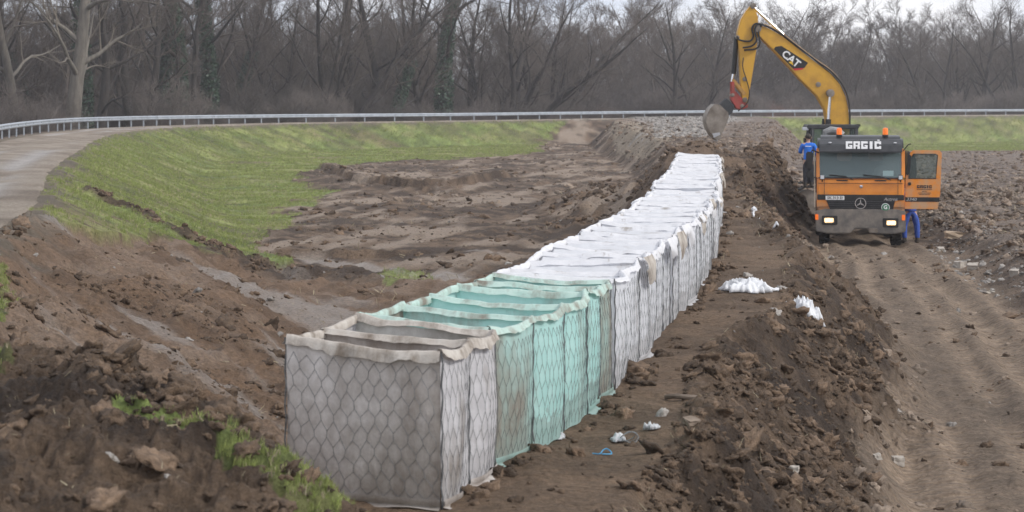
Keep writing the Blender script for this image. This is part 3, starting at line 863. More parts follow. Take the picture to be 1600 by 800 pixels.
def gabions():
    rs = random.Random(5)
    seed = 100
    Wd = 1.08
    for ui, (ys, kind) in enumerate(UNITS):
        ymid = ys[0]
        zb = -0.52
        ox = np.array([float(cx(ymid)), ymid, zb])
        root = empty('flood_basket', ox)
        setp(root, ULAB[ui], 'flood basket', 'flood baskets standing in a row')
        fab, rimm = {'grey': (M_FB, M_RG), 'green': (M_FG, M_RGG), 'white': (M_FW, M_RW)}[kind]
        lift = 0 if kind != 'white' else rs.uniform(-.03, .03)
        prev = None
        far_ = ys[0] > 40
        st = []
        for j, y in enumerate(ys):
            c = np.array([float(cx(y)), y]); c2 = np.array([float(cx(y + .4)), y + .4]); d = (c2 - c) / np.linalg.norm(c2 - c)
            nr = np.array([d[1], -d[0]])
            tilt = max(0.0, .27 - .05 * max(0, y - 14))
            nr = nr - d * tilt; nr = nr / np.linalg.norm(nr) * (1 + tilt * tilt) ** .5
            wv = Wd + rs.uniform(-.03, .03)
            lat = rs.uniform(-.025, .025) + (rs.uniform(-.05, .05) if kind == 'white' else 0)
            Lp = c - nr * wv / 2 + nr * lat; Rp = c + nr * wv / 2 + nr * lat
            zl = .49 + lift + rs.uniform(-.02, .025); zr = .48 + lift + rs.uniform(-.03, .02)
            if ui == 0 and j == 0: zl, zr = .515, .475
            st.append((Lp, Rp, zl, zr, nr, d))
        for j, (Lp, Rp, zl, zr, nr, d) in enumerate(st):
            seed += 1
            # cross sheet (front face for the first, divider otherwise)
            first = (j == 0)
            if ui == 0 and first:
                pil = hex_pillow(.100, .104, .006, 1)
                pn = Panel(Lp, Rp, zl - .012, zr - .012, zb, -d, .03, seed, .016, pil)
                fp = pn.cloth(110, 100, 'front_panel', fab, root, ox)
                pn.pillow = None
                pn.wire(fp, ox, r=.0016, out=.006, mat=M_WIREL, w=.100, h=.104)
                skirt(pn, root, fab, ox, seed, .03)
            else:
                pn = Panel(Lp, Rp, zl - .012, zr - .012, zb, -d, rs.uniform(-.02, .05), seed, .02)
                pn.cloth(18, 8, 'front_panel' if first else ('back_panel' if j == len(st) - 1 else 'divider'), fab, root, ox)
            n = 40 if not far_ else 20
            u = np.linspace(0, 1, n)
            sag = -.028 * np.sin(math.pi * u) * rs.uniform(.2, 1.2)
            bow = pn.bulge * np.sin(math.pi * u) ** .8 * .55 + (.03 * (fbm(u * 1.7 + pn.seed, u * 0 + 2.0, 2, pn.seed + 5) - .5))
            pth = Lp[None] * (1 - u)[:, None] + Rp[None] * u[:, None] - d[None] * bow[:, None]
            hem = .05 if kind != 'grey' else .06
            if ui == 0 and first:
                rim(pth, zl * (1 - u) + zr * u + sag * .6, -d, root, rimm, ox, seed, .045, .022, .05)
            else:
                rim(pth, zl * (1 - u) + zr * u + sag, -d, root, rimm, ox, seed, rs.uniform(.016, .034), .010, .02)
            if j < len(st) - 1:
                L2, R2, zl2, zr2, nr2, d2 = st[j + 1]
                for side in (1, -1):
                    seed += 1
                    A, B, za, zbb = (Rp, R2, zr, zr2) if side > 0 else (Lp, L2, zl, zl2)
                    bulge = rs.uniform(.05, .09) if kind != 'white' else rs.uniform(.03, .09)
                    if ui == 0 and j == 0: bulge = .05
                    sp = Panel(A, B, za - .012, zbb - .012, zb, nr * side, bulge, seed, .026 if kind == 'white' else .020)
                    big = side > 0
                    nu, nv = (22, 12) if big and not far_ else (10, 6)
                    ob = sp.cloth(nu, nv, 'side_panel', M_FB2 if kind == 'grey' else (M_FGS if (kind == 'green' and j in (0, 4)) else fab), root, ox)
                    if side > 0 or ui == 0:
                        sp.wire(ob, ox, r=(.0016 if kind == 'white' else .0014) if not far_ else .0034, mat=M_WIRE if kind != 'white' else M_WIREL, w=.085 if not far_ else .12, h=.125 if not far_ else .15)
                    if big and rs.random() < (.45 if kind == 'white' else .8): skirt(sp, root, fab, ox, seed, rs.choice((.02, .03, .05, .06, .13)) if kind != 'grey' else .05)
                    u = np.linspace(-.03, 1.03, 26)
                    bw = sp.pos(np.clip(u, 0, 1), np.full(26, .96))
                    fl = 0
                    hm, wv_ = (.042, .02) if kind == 'grey' else ((.03, .018) if kind == 'green' else (.035, .03))
                    rim(bw[:, :2], za * (1 - u) + zbb * u - .02 * np.sin(math.pi * np.clip(u, 0, 1)), nr * side, root, rimm, ox, seed, hm if big else .04, wv_ if big else .015, .04)
            if kind == 'white' and j < len(st) - 1:
                # inner liner flap folded across the top of the cell
                seed += 1; L2, R2, zl2, zr2, nr2, d2 = st[j + 1]
                n_, m_ = 22, 8
                uu, vv = np.meshgrid(np.linspace(.03, .97, n_), np.linspace(.03, .97, m_), indexing='ij'); uu = uu.ravel(); vv = vv.ravel()
                f_ = Lp[None] * (1 - uu)[:, None] + Rp[None] * uu[:, None]; g_ = L2[None] * (1 - uu)[:, None] + R2[None] * uu[:, None]
                q_ = f_ * (1 - vv)[:, None] + g_ * vv[:, None]
                zz = (zl * (1 - uu) + zr * uu) * (1 - vv) + (zl2 * (1 - uu) + zr2 * uu) * vv
                dip = rs.uniform(.03, .10)
                zz = zz - .02 - dip * np.sin(math.pi * vv) ** .6 * (.5 + fbm(uu * 2 + seed, vv * 2, 2, seed)) + .03 * (fbm(uu * 7 + seed, vv * 3, 3, seed + 1) - .5)
                idx_ = np.arange(n_ * m_).reshape(n_, m_)
                Fc = np.stack([idx_[:-1, :-1].ravel(), idx_[1:, :-1].ravel(), idx_[1:, 1:].ravel(), idx_[:-1, 1:].ravel()], 1)
                meshobj('liner_flap', np_mesh('liner_flap', np.stack([q_[:, 0], q_[:, 1], zz], 1) - ox, Fc), fab, root)
            # corner lacing wire and stake
            if True:
                w_ = MB()
                for Pp, zt, sgn in ((Rp, zr, 1), (Lp, zl, -1)):
                    q = Pp + nr * sgn * .012
                    pts = [(q[0] + .006 * math.sin(k * 2.1) - ox[0], q[1] + .006 * math.cos(k * 2.3) - ox[1], zb + (zt - zb) * k / 14 - ox[2]) for k in range(15)]
                    w_.tube(pts, .0065 if not far_ else .009, 4, False)
                w_.build('corner_wire', M_WIRE, root)
        # torn flaps of cloth that hang over the outer side of the white units
        if kind == 'white':
            for q in range(2 if not far_ else 1):
                j = rs.randrange(len(st) - 1)
                Lp, Rp, zl, zr, nr, d = st[j]; L2, R2, *_ = st[j + 1]
                seed += 1
                n = 12; u = np.linspace(.0, rs.uniform(.45, .95), n)
                sp = Panel(Rp, R2, zr, zr, zb, nr, .07, seed)
                ln = rs.uniform(.10, .24) * np.clip(fbm(u * 4 + seed, u * 0, 2, seed) * 2, .3, 1.4)
                rows = []
                for k in range(6):
                    v = k / 5
                    p = sp.pos(u, np.full(n, .97), .055 + .05 * math.sin(v * 2.2) + .03 * v * (fbm(u * 5 + seed, u * 0 + v * 3, 2, seed + 2) - .5) * 2)
                    p[:, 2] = zr + .03 - ln * v + .02 * np.sin(u * 20) * v
                    rows.append(p)
                V = np.stack(rows, 1); idx = np.arange(n * 6).reshape(n, 6)
                Fc = np.stack([idx[:-1, :-1].ravel(), idx[1:, :-1].ravel(), idx[1:, 1:].ravel(), idx[:-1, 1:].ravel()], 1)
                meshobj('torn_flap', np_mesh('torn_flap', V.reshape(-1, 3) - ox, Fc), M_RW if q else M_RG, root)
gabions()
# ------------------------------------------------------------------ things nobody could count: clods, straw, grass
SRC = bpy.data.collections.new('scatter_sources')       # not linked to the scene
def scatter(name, pts, rots, scl, idx, sources, label, cat, up=None):
    coll = bpy.data.collections.new(name + '_shapes')
    for s in sources: coll.objects.link(s)
    me = bpy.data.meshes.new(name)
    me.vertices.add(len(pts)); me.vertices.foreach_set('co', np.asarray(pts, np.float32).ravel())
    a = me.attributes.new('rot', 'FLOAT_VECTOR', 'POINT'); a.data.foreach_set('vector', np.asarray(rots, np.float32).ravel())
    a = me.attributes.new('scl', 'FLOAT_VECTOR', 'POINT'); a.data.foreach_set('vector', np.asarray(scl, np.float32).ravel())
    a = me.attributes.new('pick', 'INT', 'POINT'); a.data.foreach_set('value', np.asarray(idx, np.int32))
    o = meshobj(name, me)
    ng = bpy.data.node_groups.new(name, 'GeometryNodeTree')
    ng.interface.new_socket('Geometry', in_out='INPUT', socket_type='NodeSocketGeometry')
    ng.interface.new_socket('Geometry', in_out='OUTPUT', socket_type='NodeSocketGeometry')
    N = ng.nodes
    gi = N.new('NodeGroupInput'); go = N.new('NodeGroupOutput')
    ci = N.new('GeometryNodeCollectionInfo'); ci.inputs['Collection'].default_value = coll
    ci.inputs['Separate Children'].default_value = True; ci.inputs['Reset Children'].default_value = True
    ip = N.new('GeometryNodeInstanceOnPoints'); ip.inputs['Pick Instance'].default_value = True
    def attr(nm, t):
        q = N.new('GeometryNodeInputNamedAttribute'); q.data_type = t; q.inputs['Name'].default_value = nm; return q.outputs['Attribute']
    e2r = N.new('FunctionNodeEulerToRotation')
    ng.links.new(attr('rot', 'FLOAT_VECTOR'), e2r.inputs[0])
    ng.links.new(gi.outputs[0], ip.inputs['Points']); ng.links.new(ci.outputs[0], ip.inputs['Instance'])
    ng.links.new(attr('pick', 'INT'), ip.inputs['Instance Index']); ng.links.new(e2r.outputs[0], ip.inputs['Rotation'])
    ng.links.new(attr('scl', 'FLOAT_VECTOR'), ip.inputs['Scale']); ng.links.new(ip.outputs[0], go.inputs[0])
    md = o.modifiers.new('scatter', 'NODES'); md.node_group = ng
    setp(o, label, cat, None, 'stuff')
    return o

def clod_mesh(i, mat, flat=.75):
    bm = bmesh.new(); bmesh.ops.create_icosphere(bm, subdivisions=3, radius=.5)
    for v in bm.verts:
        n = mnoise.noise(v.co * 2.6 + Vector((i * 7.1, 0, 0))) * .6 + mnoise.noise(v.co * 6 + Vector((0, i * 5.3, 0))) * .5 + mnoise.noise(v.co * 14 + Vector((0, 0, i * 3.3))) * .35
        v.co *= 1 + n
        v.co.x *= 1 + .25 * math.sin(i * 2.7)
        v.co.z *= flat
    me = bpy.data.meshes.new('clod'); bm.to_mesh(me); bm.free()
    for p in me.polygons: p.use_smooth = True
    return meshobj('clod', me, mat, None, False)

def tuft_mesh(i, mat, nb, h, spread, wid):
    r_ = random.Random(i * 13 + 1); vs = []; fs = []
    for k in range(nb):
        a = r_.uniform(0, 6.283); d = r_.uniform(0, spread); hh = h * r_.uniform(.55, 1.15); ln = r_.uniform(.15, .75) * hh; b = r_.uniform(0, 6.283)
        bx, by = d * math.cos(a), d * math.sin(a); lx, ly = ln * math.cos(b), ln * math.sin(b); w = wid * r_.uniform(.7, 1.3)
        px, py = -math.sin(b + .9) * w, math.cos(b + .9) * w
        n = len(vs)
        vs += [(bx - px, by - py, -.01), (bx + px, by + py, -.01), (bx + lx * .4 - px * .7, by + ly * .4 - py * .7, hh * .65), (bx + lx * .4 + px * .7, by + ly * .4 + py * .7, hh * .65), (bx + lx, by + ly, hh * r_.uniform(.75, 1.0))]
        fs += [(n, n + 1, n + 3, n + 2), (n + 2, n + 3, n + 4)]
    me = bpy.data.meshes.new('tuft'); me.from_pydata(vs, [], fs)
    return meshobj('tuft', me, mat, None, False)

M_CLOD = pm('clod_earth', (.060, .040, .027), (.185, .126, .083), 3, .95, .8, 14, rnd=.5, lo=.3, hi=.7)
M_CLODL = pm('dry_clod_earth', (.15, .115, .088), (.28, .22, .17), 5, .95, .5, 18, rnd=.45, lo=.3, hi=.7)
M_STONE = pm('pale_stone', (.22, .20, .18), (.34, .315, .29), 6, .85, .4, rnd=.3)
M_GRASS = pm('grass_blade', (.21, .262, .072), (.335, .362, .125), 30, .7, trans=.3, rnd=.4)
M_STRAW = pm('dry_straw', (.30, .25, .16), (.44, .38, .26), 9, .8, rnd=.4)

def cover():
    nr, nc = GSH
    X = GX.reshape(nr, nc); Y = GY.reshape(nr, nc); Z = GZ.reshape(nr, nc)
    # area of every grid cell, used to scatter evenly per square metre
    A = (X[:-1, 1:] - X[:-1, :-1]) * (Y[1:, :-1] - Y[:-1, :-1])
    A = np.abs(A)
    def g(k): return GI[k].reshape(nr, nc)[:-1, :-1]
    Xc, Yc = X[:-1, :-1], Y[:-1, :-1]
    view = (np.abs(Xc / np.maximum(Yc, 9) * F) < 860) & (Yc > 8)
    def sample(density, nmax, rng):
        w = (density * A * view).ravel()
        n = int(min(nmax, w.sum()))
        cs = np.cumsum(w); r_ = rng.rand(n) * cs[-1]
        i = np.searchsorted(cs, r_); a, b = np.divmod(i, nc - 1)
        fu, fv = rng.rand(n), rng.rand(n)
        def bl(G): return (G[a, b] * (1 - fu) + G[a, b + 1] * fu) * (1 - fv) + (G[a + 1, b] * (1 - fu) + G[a + 1, b + 1] * fu) * fv
        return np.stack([bl(X), bl(Y), bl(Z)], 1), a, b
    rng = np.random.RandomState(3)
    soil = g('soil'); flank = ((g('t') > g('wr') - .2) & (g('z') > g('fl') + .1) & (g('e') > 5)).astype(float)
    clump = sst(.42, .62, fbm(Xc * .6, Yc * .6, 3, 400))
    inside = ((np.abs(g('t')) < .66) & (Yc > 13.6) & (Yc < 63))
    dens = soil * (1.6 + 9 * flank + 7 * g('near') + 5.5 * g('right') + 6 * np.clip(g('pile'), 0, 1) - 1.0 * g('bas') * (Yc < 60) * sst(.42, .58, fbm(Yc * .4 + Xc * .7, (Xc - Yc * .2) * .22, 3, 61)) + 3.0 * (g('t') < -1) * (g('t') > -9) * (g('z') > -1.9) * (Yc > 25)) * (.25 + 1.6 * clump)
    dens = np.maximum(dens, 0) * (1 - .75 * g('track')) * (1 - .75 * g('berm')) + sst(.3, .8, g('tr')) * 16
    foot = np.exp(-((np.abs(g('t')) - .66) / .09) ** 2) * (Yc > 13.6) * (Yc < 63) * sst(.45, .65, fbm(Xc * 1.5, Yc * 1.5, 2, 430))
    dens = dens + foot * 30
    dens = dens * np.clip(34 / Yc, .12, 2.2) * (Yc < 200) * (~inside)
    pts, a, b = sample(dens * (7.0 - 3.2 * g('bas')), 300000, rng)
    n = len(pts)
    s = .018 + .16 * rng.rand(n) ** 10.0 + .05 * rng.rand(n) ** 2
    s = s * np.clip(.72 + pts[:, 1] / 80, .85, 1.8)
    s = np.where(soil[a, b] > 0, s, np.minimum(s, .22))
    scl = np.stack([s * rng.uniform(.8, 1.3, n), s * rng.uniform(.8, 1.3, n), s * rng.uniform(.65, 1.1, n)], 1)
    pts[:, 2] -= s * .02
    dry = (g('right')[a, b] > .4) | (g('track')[a, b] > .4) | (pts[:, 1] > 85)
    idx = rng.randint(0, 5, n) + np.where(dry & (rng.rand(n) < .6), 5, 0)
    shapes = [clod_mesh(i, M_CLOD) for i in range(5)] + [clod_mesh(i + 5, M_CLODL) for i in range(5)]
    for k, o_ in enumerate(shapes): o_.name = 'clod_%02d' % k
    scatter('earth_clods', pts, rng.rand(n, 3) * np.array([.7, .7, 6.28]), scl, idx, shapes, 'loose clods of dug earth strewn over the mud', 'clods')
    # pale stones: gravel heap on the dike, track edge
    gr_ = inpoly(Xc, Yc, GRAVEL).astype(float)
    dens = gr_ * 9 + soil * (.18 + .9 * g('right') + .06 * flank) * np.clip(40 / Yc, .1, 2) * (~inside)
    dens = dens + (inpoly(Xc, Yc, RUBBLE)) * 9.0
    pts, a, b = sample(dens, 14000, rng); n = len(pts)
    s = .04 + .16 * rng.rand(n) ** 4; s = np.where(gr_[a, b] > 0, s * 2.2, s)
    shapes = [clod_mesh(i + 20, M_STONE, .6) for i in range(4)]
    for k, o_ in enumerate(shapes): o_.name = 'stone_%02d' % k
    scatter('loose_stones', pts, rng.rand(n, 3) * np.array([.8, .8, 6.28]), np.stack([s, s * rng.uniform(.6, 1, n), s * rng.uniform(.6, 1, n)], 1), rng.randint(0, 4, n), shapes, 'pale gravel and small stones lying on the earth', 'stones')
    # straw and roots in the soil
    dens = soil * (.8 + 6 * flank + 3 * g('near') + 2 * g('bas') * (Yc < 50) + 1.2 * g('right')) * np.clip(30 / Yc, .05, 1.5) * (~inside) * (Yc < 120) * (1 - .7 * g('track'))
    pts, a, b = sample(dens, 12000, rng); n = len(pts)
    shapes = [tuft_mesh(60 + i, M_STRAW, 2, .05, .05, .0022) for i in range(4)]
    for k, o_ in enumerate(shapes): o_.name = 'straw_%02d' % k
    rot = np.stack([rng.uniform(-1.2, 1.2, n), rng.uniform(-1.2, 1.2, n), rng.rand(n) * 6.28], 1)
    s = rng.uniform(.6, 2.4, n) * np.clip(pts[:, 1] / 30, .8, 2)
    scatter('straw_bits', pts, rot, np.repeat(s[:, None], 3, 1), rng.randint(0, 4, n), shapes, 'bits of dry straw and root mixed in the mud', 'straw')
    # grass
    gm = GM.reshape(nr, nc)[:-1, :-1]
    pat = fbm(Xc * .9, Yc * .9, 3, 410)
    dens = gm * (.35 + 1.3 * sst(.35, .65, pat)) * np.where(Yc < 30, 420, np.clip(95 * 60 / Yc, 14, 95))
    pts, a, b = sample(dens, 330000, rng); n = len(pts)
    shapes = [tuft_mesh(i, M_GRASS, 9, .085, .05, .0035) for i in range(4)] + [tuft_mesh(10 + i, M_GRASS, 10, .16, .07, .005) for i in range(2)] + [tuft_mesh(16 + i, M_STRAW, 7, .08, .06, .0035) for i in range(2)]
    for k, o_ in enumerate(shapes): o_.name = 'tuft_%02d' % k
    idx = np.where(rng.rand(n) < .035, 4 + rng.randint(0, 2, n), rng.randint(0, 4, n))
    idx = np.where(rng.rand(n) < .16, 6 + rng.randint(0, 2, n), idx)
    s = rng.uniform(.35, 1.1, n) * np.clip(.7 + pts[:, 1] / 200, .8, 1.6)
    s = np.where(pts[:, 1] < 30, s * .85, s)
    rot = np.stack([rng.uniform(-.2, .2, n), rng.uniform(-.2, .2, n), rng.rand(n) * 6.28], 1)
    scatter('grass', pts, rot, np.repeat(s[:, None], 3, 1), idx, shapes, 'short green grass on the dike banks', 'grass')
RUBBLE = P2((1440, 345, -1.8), (1500, 335, -1.7), (1600, 400, -1.6), (1600, 455, -1.7), (1500, 425, -1.9), (1440, 380, -2))
cover()
# ------------------------------------------------------------------ bare winter trees
M_BARK = pm('dark_bark', (.020, .016, .014), (.048, .039, .033), 6, .9, .6, 14, stretch=(1, 1, .25))
M_BARKP = pm('pale_bark', (.115, .10, .083), (.20, .178, .15), 5, .9, .6, 14, stretch=(1, 1, .25))
M_TWIG = pm('twig_bark', (.078, .061, .050), (.135, .108, .090), 2, .9, rnd=.25)
M_TWIGP = pm('pale_twig_bark', (.12, .10, .082), (.20, .17, .135), 2, .9, rnd=.2)
M_BRUSH = pm('brown_brush', (.105, .087, .077), (.17, .143, .126), 2, .9, rnd=.35)
M_BRUSHR = pm('reddish_brush', (.13, .085, .072), (.19, .125, .105), 2, .9, rnd=.3)
M_IVY = pm('ivy_leaf', (.012, .034, .018), (.034, .072, .032), 3, .45, rnd=.3)

def tubes(branches):
    """branches: list of (points (n,3), radii (n,), sides) -> V, tri/quad faces as quads"""
    groups = {}
    for p, r_, s in branches: groups.setdefault((len(p), s), []).append((p, r_))
    Vs = []; Fs = []; base = 0
    for (n, s), L in groups.items():
        Pn = np.array([a for a, _ in L]); Rn = np.array([b for _, b in L]); m = len(L)
        D = np.empty_like(Pn); D[:, 1:-1] = Pn[:, 2:] - Pn[:, :-2]; D[:, 0] = Pn[:, 1] - Pn[:, 0]; D[:, -1] = Pn[:, -1] - Pn[:, -2]
        D /= np.maximum(np.linalg.norm(D, axis=2, keepdims=True), 1e-9)
        ref = np.array([.31, .42, .05]); A = np.cross(D, ref); A /= np.maximum(np.linalg.norm(A, axis=2, keepdims=True), 1e-6); B = np.cross(D, A)
        t = np.arange(s) * 2 * math.pi / s
        V = Pn[:, :, None, :] + (A[:, :, None, :] * np.cos(t)[None, None, :, None] + B[:, :, None, :] * np.sin(t)[None, None, :, None]) * Rn[:, :, None, None]
        idx = (np.arange(m * n * s).reshape(m, n, s)) + base
        i0 = idx[:, :-1, :]; i1 = np.roll(idx, -1, 2)[:, :-1, :]; i2 = np.roll(idx, -1, 2)[:, 1:, :]; i3 = idx[:, 1:, :]
        Fs.append(np.stack([i0.ravel(), i1.ravel(), i2.ravel(), i3.ravel()], 1)); Vs.append(V.reshape(-1, 3)); base += m * n * s
    return np.concatenate(Vs), np.concatenate(Fs)

def unit(v): return v / max(np.linalg.norm(v), 1e-9)

def grow(seed, H, r0, stems=1, lean=0.0, leandir=0.0, spread=.7, limbs=11, first=.25, l2=6, l3=6, l4=4, upward=.35, twig=.008, crook=.10):
    rg = np.random.RandomState(seed)
    trunk = []; crown = []
    def path(p, d, L, n, trop, crook_):
        pts = [p]; d = unit(d)
        for i in range(n):
            d = unit(d + rg.normal(0, crook_, 3) + np.array([0, 0, trop / n]))
            pts.append(pts[-1] + d * L / n)
        return np.array(pts), d
    def kids(pts, rads, L, level):
        n = len(pts) - 1
        cnt = {1: l2, 2: l3, 3: l4}[level]
        for k in range(cnt):
            t = (.22 + .78 * (k + rg.rand()) / cnt); f = t * n; i = min(int(f), n - 1); w = f - i
            p = pts[i] * (1 - w) + pts[i + 1] * w; r_ = rads[i] * (1 - w) + rads[i + 1] * w
            d0 = unit(pts[i + 1] - pts[i])
            side = unit(np.cross(d0, rg.normal(0, 1, 3)))
            ang = rg.uniform(.45, 1.0)
            d = d0 * math.cos(ang) + side * math.sin(ang)
            LL = L * rg.uniform(.35, .62) * (1.1 - .5 * t)
            if level == 1:
                q, _ = path(p, d, LL, 4, upward, .16); rr = np.linspace(max(r_ * .6, twig * 1.6), twig * 1.2, 5)
                crown.append((q, rr, 4)); kids(q, rr, LL, 2)
            elif level == 2:
                LL = max(LL, .7)
                q, _ = path(p, d, LL, 3, upward * .8, .2); rr = np.linspace(max(min(r_ * .7, twig * 2), twig), twig * .7, 4)
                crown.append((q, rr, 3)); kids(q, rr, LL, 3)
            else:
                LL = max(LL, .45) * rg.uniform(.8, 1.4)
                q, _ = path(p, d, LL, 2, upward * .5, .2); rr = np.array([twig * .8, twig * .65, twig * .35])
                crown.append((q, rr, 3))
    for s in range(stems):
        a = leandir + (rg.uniform(-1, 1) * .5 if stems == 1 else s * 6.283 / stems + rg.uniform(-.5, .5))
        ln = lean if stems == 1 else lean * rg.uniform(.4, 1.3) + .08
        d = np.array([math.cos(a) * ln, math.sin(a) * ln, 1.0])
        if stems > 1: d = d + np.array([math.cos(leandir), math.sin(leandir), 0]) * lean * .4
        h = H * rg.uniform(.8, 1.05) if stems > 1 else H
        r1 = r0 * (1 if stems == 1 else rg.uniform(.55, .85))
        p0 = np.array([math.cos(a), math.sin(a), 0]) * (r0 * .7 if stems > 1 else 0) + np.array([0, 0, -.6])
        pts, _ = path(p0, d, h, 14, .10, crook * .55)
        tt = np.linspace(0, 1, 15)
        rad = r1 * (1 - tt) ** .8 * (1 + .5 * np.exp(-tt * 16)) + twig * 1.5
        trunk.append((pts, rad, 9))
        nl = max(4, int(limbs / (1 if stems == 1 else stems * .55)))
        for k in range(nl):
            t = first + (1 - first) * (k + rg.rand() * .9) / nl; t = min(t, .97); f = t * 14; i = min(int(f), 13); w = f - i
            p = pts[i] * (1 - w) + pts[i + 1] * w; r_ = rad[i] * (1 - w) + rad[i + 1] * w
            az = k * 2.4 + rg.uniform(-.5, .5); ang = rg.uniform(.5, 1.0) * spread + .15
            d0 = unit(pts[i + 1] - pts[i])
            d = d0 * math.cos(ang) + np.array([math.cos(az), math.sin(az), 0]) * math.sin(ang)
            LL = h * rg.uniform(.22, .42) * (1.25 - .75 * t)
            q, _ = path(p, d, LL, 7, upward, .13)
            rr = np.linspace(min(r_ * .5, r1 * .36), twig * 1.6, 8)
            (trunk if rr[0] > .07 else crown).append((q, rr, 6)); kids(q, rr, LL, 1)
    return trunk, crown

def ivy_mesh(trunk, seed, upto, n=5200, thick=.34):
    rg = np.random.RandomState(seed); V = []; Fc = []
    pts, rad, _ = trunk[0]
    k = 0
    for i in range(n):
        t = rg.rand() ** 1.1 * upto * 14; j = min(int(t), 13); w = t - j
        p = pts[j] * (1 - w) + pts[j + 1] * w; r_ = rad[j] * (1 - w) + rad[j + 1] * w
        a = rg.uniform(0, 6.283); env = thick * (.5 + .9 * float(fbm(np.array([a * 1.2]), np.array([t * .9]), 2, seed)[0]))
        d = np.array([math.cos(a), math.sin(a), 0]); q = p + d * (r_ + env * rg.rand() ** .6)
        s = rg.uniform(.06, .14)
        ax = unit(rg.normal(0, 1, 3)); bx_ = unit(np.cross(ax, d + rg.normal(0, .4, 3)))
        V += [q - ax * s, q + bx_ * s * .7, q + ax * s, q - bx_ * s * .7]; Fc.append((k, k + 1, k + 2, k + 3)); k += 4
    return np_mesh('ivy', np.array(V), np.array(Fc), False)

class Species:
    def __init__(s, seed, ivy=0, pale=False, **kw):
        tr, cr = grow(seed, **kw)
        s.t = np_mesh('trunk', *tubes(tr)); s.c = np_mesh('crown', *tubes(cr))
        s.t.materials.append(M_BARKP if pale else M_BARK); s.c.materials.append(M_TWIGP if pale else M_TWIG)
        s.ivy = None
        if ivy:
            s.ivy = ivy_mesh(tr, seed, ivy); s.ivy.materials.append(M_IVY)
    def plant(s, name, loc, rz, sc, label, cat='tree', group=None):
        root = empty(name, loc, rz); root.scale = (sc, sc, sc)
        meshobj('trunk', s.t, None, root); meshobj('crown', s.c, None, root)
        if s.ivy: meshobj('ivy', s.ivy, None, root)
        setp(root, label, cat, group); return root

def along_guard(x, extra):
    """point that lies beyond the guardrail on the sight line of picture column x"""
    k = (x - 800) / F
    ys = np.linspace(40, 420, 1500); xs = k * ys
    d, s, _ = polydist(xs, ys, GR)
    m = (s < 0) & (d > extra)
    i = np.argmax(m) if m.any() else -1
    return xs[i], ys[i]

